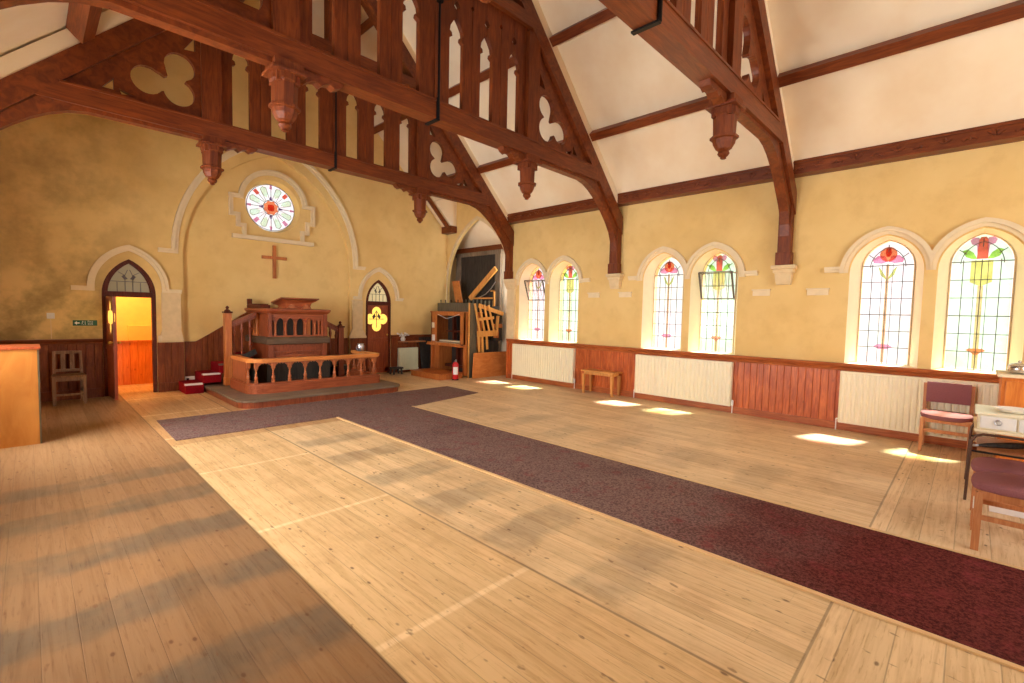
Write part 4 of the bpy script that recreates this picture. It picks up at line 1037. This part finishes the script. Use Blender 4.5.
# extinguisher
EX, EY = 7.07, 8.74
t = thing('fire_extinguisher', (EX, EY, 0), 'red fire extinguisher on the floor before the organ console', 'fire extinguisher')
m = MB(); m.lathe(EX, EY, [(.068, .02), (.075, .035), (.075, .36), (.066, .40), (.035, .43), (.025, .44)], 18); m.build('cylinder', M['extred'], t, True)
m = MB(); m.lathe(EX, EY, [(.07, .0), (.078, .005), (.078, .03), (.07, .035)], 18); m.build('base_ring', M['iron'], t, True)
m = MB(); m.lathe(EX, EY, [(.025, .44), (.025, .47), (.018, .48)], 10); m.bar((EX, EY, .48), (EX-.05, EY-.08, .50), .02, .015); m.bar((EX, EY, .465), (EX-.05, EY-.08, .46), .02, .012); m.build('valve', M['steel'], t)
m = MB(); m.tube([(EX+.01, EY+.03, .46), (EX+.04, EY+.10, .44), (EX+.06, EY+.11, .35), (EX+.07, EY+.09, .15)], .012, 8); m.build('hose', M['iron'], t, True)
m = MB()
n = 8; P0 = []
for i in range(n+1):
    a = math.radians(-175+i*12); P0.append((EX+.0765*math.cos(a), EY+.0765*math.sin(a)))
m.loft([[(x, y, .14) for x, y in P0], [(x, y, .32) for x, y in P0]], False); m.build('label_sticker', M['white'], t)

M['tubebrown'] = plain('brown_steel_tube', srgb(92, 66, 54), .35, .5)
# ------------------------------------------------------------------ stool, chairs, cupboards
t = thing('bench_stool', (8.16, 5.38, 0), 'small golden oak stool between two radiators under the windows', 'stool')
m = MB(); m.box(7.99, 8.33, 4.98, 5.76, .455, .49, .012); m.box(8.03, 8.29, 5.03, 5.71, .40, .455); m.build('seat', M['oak'], t)
for x in (8.03, 8.29):
    for y in (5.03, 5.71):
        m = MB(); R = lambda h, z: [(x-h, y-h, z), (x+h, y-h, z), (x+h, y+h, z), (x-h, y+h, z)]
        m.loft([R(.018, 0), R(.028, .40)], True, True); m.build('leg', M['oak'], t)

def wood_chair(loc, rz, label):
    t = thing('wooden_chair', loc, label, 'chair', rz=rz, local=True)
    mt = M['oldchair']
    m = MB(); m.loft([[(-.20, -.21, .44), (.20, -.21, .44), (.18, .18, .44), (-.18, .18, .44)], [(-.205, -.215, .465), (.205, -.215, .465), (.185, .18, .465), (-.185, .18, .465)]], True, True); m.box(-.18, .18, -.19, -.165, .38, .44); m.build('seat', mt, t)
    for s in (-1, 1):
        m = MB(); m.bar((s*.18, -.185, 0), (s*.18, -.185, .44), .04, .04, (0, 1, 0)); m.build('leg', mt, t)
        m = MB(); m.bar((s*.165, .19, 0), (s*.165, .17, .45), .035, .04, (0, 1, 0)); m.bar((s*.165, .17, .45), (s*.16, .235, .83), .035, .035, (0, 1, 0)); m.build('leg', mt, t)
        m = MB(); m.bar((s*.175, -.18, .20), (s*.165, .18, .20), .02, .03); m.build('stretcher', mt, t)
    m = MB(); m.bar((-.165, -.185, .16), (.165, -.185, .16), .02, .03); m.build('stretcher', mt, t)
    m = MB(); m.bar((-.16, .232, .81), (.16, .232, .81), .025, .05); m.bar((-.16, .182, .52), (.16, .182, .52), .025, .04); m.build('back_rail', mt, t)
    for x in (-.055, .055):
        m = MB(); m.bar((x, .185, .54), (x, .23, .80), .014, .055, (1, 0, 0)); m.build('back_splat', mt, t)
wood_chair((.43, 10.44, 0), 0, 'old brown wooden chair with slatted back against the dark dado')

def purple_chair(loc, rz, label):
    t = thing('upholstered_chair', loc, label, 'chair', 'purple upholstered chairs', rz=rz, local=True)
    wd = M['chairwood']
    m = MB()
    def sring(ax, ay, z, y0=-.015, dome=0., n=32, e=3.2):
        out = []
        for k in range(n):
            c, q = math.cos(2*PI*k/n), math.sin(2*PI*k/n)
            x, y = ax*math.copysign(abs(c)**(2/e), c), ay*math.copysign(abs(q)**(2/e), q)
            out.append((x, y0+y, z-.014*(1-(x/.25)**2)*(1 if y < 0 else .3)+dome*(1-(x/ax)**2 if ax else 0)))
        return out
    m.loft([sring(.22, .195, .425), sring(.238, .212, .433), sring(.246, .22, .455), sring(.240, .214, .478), sring(.215, .19, .492), sring(.13, .11, .498), sring(.02, .02, .50)], True, True)
    m.build('seat_pad', M['purple'], t, True)
    m = MB(); m.box(-.225, .225, -.195, .0, .375, .43); m.box(-.225, .225, -.0, .19, .385, .425); m.build('seat_frame', wd, t)
    for s in (-1, 1):
        m = MB(); m.bar((s*.218, -.195, 0), (s*.218, -.19, .42), .034, .042, (0, 1, 0)); m.build('leg', wd, t)
        m = MB(); m.bar((s*.22, .225, 0), (s*.22, .195, .44), .035, .045, (0, 1, 0)); m.bar((s*.22, .195, .44), (s*.225, .225, .825), .035, .04, (0, 1, 0)); m.build('leg', wd, t)
        m = MB(); m.bar((s*.215, -.19, .24), (s*.22, .23, .24), .02, .035); m.build('stretcher', wd, t)
    m = MB(); m.bar((-.215, -.185, .27), (.215, -.185, .27), .022, .04); m.build('stretcher', wd, t)
    m = MB()
    rings = []
    for z, d in ((.585, .016), (.60, .024), (.71, .026), (.82, .024), (.842, .012)):
        y = .19+(z-.5)*.08
        rings.append([(-.21, y-d, z), (0, y-d+.015, z), (.21, y-d, z), (.21, y+d, z), (0, y+d+.015, z), (-.21, y+d, z)])
    m.loft(rings, True, True); m.build('back_pad', M['purple'], t, True)
    return t
pc = purple_chair((7.99, .16, 0), RZ90, 'purple upholstered chair with wooden frame backed against the cream radiator')
c2 = dup(pc, (4.88, -.298, 0), 'nearest purple chair seat at the right edge, white tag on its leg', rz=PI)
dup(pc, (5.42, -.295, 0), 'purple chair seat just behind the nearest one at the right edge', rz=PI)
# tag on the nearest leg
m = MB(); m.box(.19, .24, -.219, -.214, .30, .375); tg = m.build('leg_tag', M['white'], c2)

t = thing('folding_table', (6.2, -.35, 0), 'small table with bent black tube legs behind the purple chairs', 'table')
m = MB(); m.box(5.95, 6.75, -1.15, -.07, .635, .66, .006); m.build('top', M['cream'], t)
for x in (5.93, 6.72):
    m = MB(); m.tube([(x, -.045, 0), (x, -.055, .45), (x, -.06, .55), (x, -.085, .60), (x, -.13, .62), (x, -.30, .622), (x, -1.0, .622), (x, -1.10, .59), (x, -1.13, .5), (x, -1.15, 0)], .0115, 10); m.build('leg', M['tubebrown'], t, True)
m = MB(); m.tube([(5.93, -.06, .46), (5.93, -1.12, .46)], .009, 8); m.tube([(6.72, -.06, .46), (6.72, -1.12, .46)], .009, 8); m.tube([(5.93, -.06, .42), (6.72, -.06, .42)], .008, 8); m.build('cross_rods', M['iron'], t)
m = MB(); m.box(5.945, 6.705, -1.1, -.1, .462, .470)
m.build('shelf', M['chairwood'], t)
t = thing('drawer_box', (6.2, -.4, .66), 'white drawer box on the tube legged table', 'drawer unit')
m = MB(); m.box(5.985, 6.55, -.95, -.09, .662, .79); m.box(5.97, 6.57, -.97, -.07, .79, .81, .006); m.build('carcass', M['radiator'], t)
for y in (-.33, -.57, -.81):
    m = MB(); m.box(5.965, 5.985, y-.0, y+.225, .675, .782, .006); d = m.build('drawer', M['white'], t)
    m = MB()
    P = [(5.955, y+.112+.022*math.cos(a*PI/6), .735+.022*math.sin(a*PI/6)) for a in range(13)]
    m.tube(P, .005, 6); m.ball((5.96, y+.112, .757), .009, 8); m.build('ring_handle', M['steel'], d, True)
m = MB(); m.lathe(6.2, -.33, [(.05, .812), (.10, .815), (.135, .84), (.14, .848), (.13, .846), (.08, .825)], 24)
solo('white_dish', m, M['white'], 'white dish lying on the drawer box', 'dish', (6.2, -.33, .81), smooth=True)
t = thing('folded_umbrella', (6.3, -.4, .48), 'folded black umbrella lying on the shelf of the table', 'umbrella')
m = MB(); m.tube([(5.99, -.10, .505), (6.05, -.16, .506), (6.2, -.33, .508), (6.4, -.55, .506)], [.008, .02, .03, .018], 10); m.build('canopy', M['charcoal'], t, True)
m = MB(); m.tube([(5.965, -.075, .505), (5.99, -.10, .505)], .014, 8); m.build('tip', M['steel'], t, True)
t = thing('side_cupboard', (7.55, -.6, 0), 'orange wooden cupboard with pale top in the right corner', 'cupboard')
m = MB(); m.box(7.32, 7.85, -1.35, -.27, .06, 1.04); m.box(7.36, 7.82, -1.3, -.31, 0, .06); m.build('carcass', M['orangepine'], t)
m = MB(); m.box(7.28, 7.89, -1.39, -.235, 1.04, 1.075, .006); m.build('top', M['cream'], t)
for y in (-.80, -1.33):
    m = MB(); m.box(7.30, 7.32, y, y+.50, .1, 1.0, .006); d = m.build('door', M['orangepine'], t); m = MB(); m.ball((7.29, y+.06, .6), .014, 8); m.build('knob', M['gold'], d, True)
t = thing('silver_pot', (7.5, -.40, 1.075), 'silver lidded pot on the pale cupboard top', 'pot')
m = MB(); m.lathe(7.5, -.40, [(.06, 1.077), (.085, 1.09), (.095, 1.13), (.085, 1.16), (.08, 1.165)], 18); m.build('body', M['chrome'], t, True)
m = MB(); m.lathe(7.5, -.40, [(.088, 1.165), (.07, 1.185), (.03, 1.195), (.012, 1.20), (.016, 1.21), (.008, 1.22)], 18); m.build('lid', M['chrome'], t, True)
m = MB(); m.box(5.72, 5.95, -.46, -.2, .001, .004)
solo('paper_sheet', m, M['white'], 'white paper sheet on the floor under the table', 'paper', (5.8, -.3, 0))

t = thing('plywood_cupboard', (-.3, 7.6, 0), 'yellow plywood cupboard at the left edge with brown top', 'cupboard')
m = MB(); m.box(-.74, .055, 7.56, 8.05, 0, 1.085); m.build('carcass', M['plyyellow'], t)
m = MB(); m.box(-.76, .085, 7.53, 8.08, 1.085, 1.115, .006); m.build('top', M['doorwood'], t)
m = MB(); m.box(.055, .070, 7.565, 8.045, .0, 1.08); m.build('edge_strip', M['greyboard'], t)

# ------------------------------------------------------------------ small things on the walls
t = thing('exit_sign', (.67, L, 1.29), 'green fire exit sign with arrow and running figure beside the open door', 'sign')
sx0, sx1, sz0, sz1 = .515, .825, 1.243, 1.337
m = MB(); m.box(sx0, sx1, L-.008, L-.001, sz0, sz1); m.build('plate', M['green'], t)
m = MB(); y = L-.011
def q(u0, u1, v0, v1): m.box(sx0+u0*.31, sx0+u1*.31, y, y+.003, sz0+v0*.094, sz0+v1*.094)
m.plate('xz', [(sx0+.02, 1.29), (sx0+.05, 1.32), (sx0+.05, 1.30), (sx0+.085, 1.30), (sx0+.085, 1.28), (sx0+.05, 1.28), (sx0+.05, 1.26)], [], y, y+.003)
m.ball((sx0+.125, y+.002, 1.318), (.008, .003, .008), 8)
for a, b in (((.122, 1.308), (.118, 1.285)), ((.118, 1.285), (.130, 1.268)), ((.130, 1.268), (.126, 1.255)), ((.118, 1.285), (.106, 1.272)), ((.106, 1.272), (.098, 1.276)), ((.121, 1.306), (.108, 1.298)), ((.121, 1.306), (.134, 1.296))):
    m.bar((sx0+a[0], y+.002, a[1]), (sx0+b[0], y+.002, b[1]), .003, .007, (0, 1, 0))
q(.49, .51, .15, .85)
m.build('pictogram', M['white'], t)
for txt, z in (('Fire', 1.298), ('exit', 1.262)):
    cu = bpy.data.curves.new('text', 'FONT'); cu.body = txt; cu.size = .046; cu.extrude = .001; cu.align_x = 'LEFT'
    o = bpy.data.objects.new('tmp', cu); C.objects.link(o); dg = bpy.context.evaluated_depsgraph_get(); dg.update()
    me = bpy.data.meshes.new_from_object(o.evaluated_get(dg)); bpy.data.objects.remove(o); me.materials.clear(); me.materials.append(M['white'])
    me.transform(Matrix.Translation((sx0+.185-.67, -.0115, z-1.29)) @ Matrix.Rotation(PI/2, 4, 'X'))
    o = bpy.data.objects.new('lettering', me); C.objects.link(o); o.parent = t
m = MB(); m.box(.205, .30, L-.02, L, 1.36, 1.455, .006); t = thing('light_switch', (.25, L, 1.4), 'white light switch on the stained wall left of the exit sign', 'switch')
m.build('plate', M['white'], t); m = MB(); m.box(.235, .265, L-.028, L-.02, 1.39, 1.425, .003); m.build('rocker', M['white'], t)
m = MB(); m.box(.249, .256, L-.006, L, 1.03, 1.36)
solo('cable_conduit', m, M['cream'], 'thin cable running down from the light switch', 'cable', (.25, L, 1.03))
t = thing('wall_socket', (2.14, L+.07, .2), 'white power socket low on the boarding beside the pulpit stair', 'socket')
m = MB(); m.box(2.09, 2.25, L+.045, L+.071, .16, .25, .006); m.build('plate', M['white'], t)
m = MB(); m.box(2.11, 2.15, L+.02, L+.045, .18, .22, .006); m.build('plug', M['iron'], t)
for k, (a, b, lab) in enumerate(((5.62, 5.90, 'small cream wall vent left of the middle truss corbel'), (4.87, 5.15, 'small cream wall vent right of the middle truss corbel'), (2.36, 2.62, 'small cream wall vent left of the nearest truss corbel'), (1.56, 1.84, 'small cream wall vent right of the nearest truss corbel'))):
    t = thing('wall_vent', (W, (a+b)/2, 2.04), lab, 'vent', 'cream wall vents')
    m = MB(); m.box(W-.02, W, a, b, 1.99, 2.08, .004); m.build('grille', M['cream'], t)
    m = MB(); m.box(W-.05, W, a-.01, b+.01, 2.075, 2.095, .004); m.build('hood', M['cream'], t)

# ------------------------------------------------------------------ light, sky, camera
def area(name, loc, size, sy, energy, color, rot):
    l = bpy.data.lights.new(name, 'AREA'); l.shape = 'RECTANGLE'; l.size = size; l.size_y = sy; l.energy = energy; l.color = color
    o = bpy.data.objects.new(name, l); C.objects.link(o); o.location = loc; o.rotation_euler = rot; return o
sun = bpy.data.lights.new('sun', 'SUN'); sun.energy = 17.; sun.angle = math.radians(4.0); sun.color = (1., .97, .92)
so = bpy.data.objects.new('sun', sun); C.objects.link(so)
el, az = math.radians(61), math.radians(19)
so.rotation_euler = Vector((-math.cos(el)*math.cos(az), math.cos(el)*math.sin(az), -math.sin(el))).to_track_quat('-Z', 'Y').to_euler()
FILL = (.97, .985, 1.)
area('fill_back_window', (4.6, YB-.24, 2.7), 3.9, 3.6, 150, FILL, (PI/2, 0, 0))  # unseen fill lamp added behind the viewer to brighten the hall
for y, e in ((7.07, 250), (3.75, 240), (.43, 6)): area('fill_left_windows', (XL-.39, y, 1.9), 1.6, 1.8, e, FILL, (PI/2, 0, -PI/2))  # unseen fill lamps added outside the opposite wall, strengths set for balance
lb = bpy.data.lights.new('lobby_bulb', 'POINT'); lb.energy = 70; lb.color = (1., .74, .36); lb.shadow_soft_size = .12
lo = bpy.data.objects.new('lobby_bulb', lb); C.objects.link(lo); lo.location = (.9, 11.55, 2.7)
oc = area('organ_chamber_fill', (8.68, 8.26, 2.7), .4, .9, 9, FILL, (PI/2, 0, 0))  # unseen fill lamp added inside the chamber; no window is modelled here

w = bpy.data.worlds.new('overcast'); bpy.context.scene.world = w; w.use_nodes = True; nt = w.node_tree; nt.nodes.clear()
tc = nt.nodes.new('ShaderNodeTexCoord'); nz = nt.nodes.new('ShaderNodeTexNoise'); nz.inputs['Scale'].default_value = 7.; nz.inputs['Detail'].default_value = 2.
sp = nt.nodes.new('ShaderNodeSeparateXYZ'); mr = nt.nodes.new('ShaderNodeMapRange'); mr.inputs[1].default_value = .25; mr.inputs[2].default_value = -.02
rp = nt.nodes.new('ShaderNodeMapRange'); rp.inputs[1].default_value = .5; rp.inputs[2].default_value = .75
mm = nt.nodes.new('ShaderNodeMath'); mm.operation = 'MULTIPLY'
mx = nt.nodes.new('ShaderNodeMix'); mx.data_type = 'RGBA'; mx.inputs[6].default_value = (1., .99, .97, 1); mx.inputs[7].default_value = (.72, .86, .60, 1)
bg = nt.nodes.new('ShaderNodeBackground'); bg.inputs[1].default_value = .74; ow = nt.nodes.new('ShaderNodeOutputWorld')
nt.links.new(tc.outputs['Generated'], nz.inputs['Vector']); nt.links.new(tc.outputs['Generated'], sp.inputs[0]); nt.links.new(sp.outputs[2], mr.inputs[0])
nt.links.new(nz.outputs[0], rp.inputs[0]); nt.links.new(rp.outputs[0], mm.inputs[0]); nt.links.new(mr.outputs[0], mm.inputs[1]); nt.links.new(mm.outputs[0], mx.inputs[0])
nt.links.new(mx.outputs[2], bg.inputs[0]); nt.links.new(bg.outputs[0], ow.inputs[0])

cd = bpy.data.cameras.new('camera'); cam = bpy.data.objects.new('camera', cd); C.objects.link(cam)
cd.sensor_fit = 'HORIZONTAL'; cd.sensor_width = 36; cd.lens = 470.79/1024*36; cd.clip_start = .05; cd.clip_end = 200
yaw, pit, rol = .799, -.0579, .0221
fw = Vector((math.sin(yaw)*math.cos(pit), math.cos(yaw)*math.cos(pit), math.sin(pit))); rt = Vector((math.cos(yaw), -math.sin(yaw), 0)); up = rt.cross(fw)
r2 = rt*math.cos(rol)+up*math.sin(rol); u2 = up*math.cos(rol)-rt*math.sin(rol)
cam.matrix_world = Matrix(((r2.x, u2.x, -fw.x, 0), (r2.y, u2.y, -fw.y, 0), (r2.z, u2.z, -fw.z, 1.6), (0, 0, 0, 1)))
sc = bpy.context.scene; sc.camera = cam
sc.view_settings.view_transform = 'Standard'; sc.view_settings.look = 'None'; sc.view_settings.gamma = 1; sc.view_settings.use_curve_mapping = False
sc.view_settings.exposure = 0.90
cy_ = sc.cycles
cy_.use_denoising = True; cy_.max_bounces = 10; cy_.diffuse_bounces = 6; cy_.glossy_bounces = 3; cy_.transparent_max_bounces = 12; cy_.caustics_reflective = False; cy_.caustics_refractive = False
cy_.sample_clamp_indirect = 6
for o in bpy.data.objects:
    if 'local' in o: del o['local']
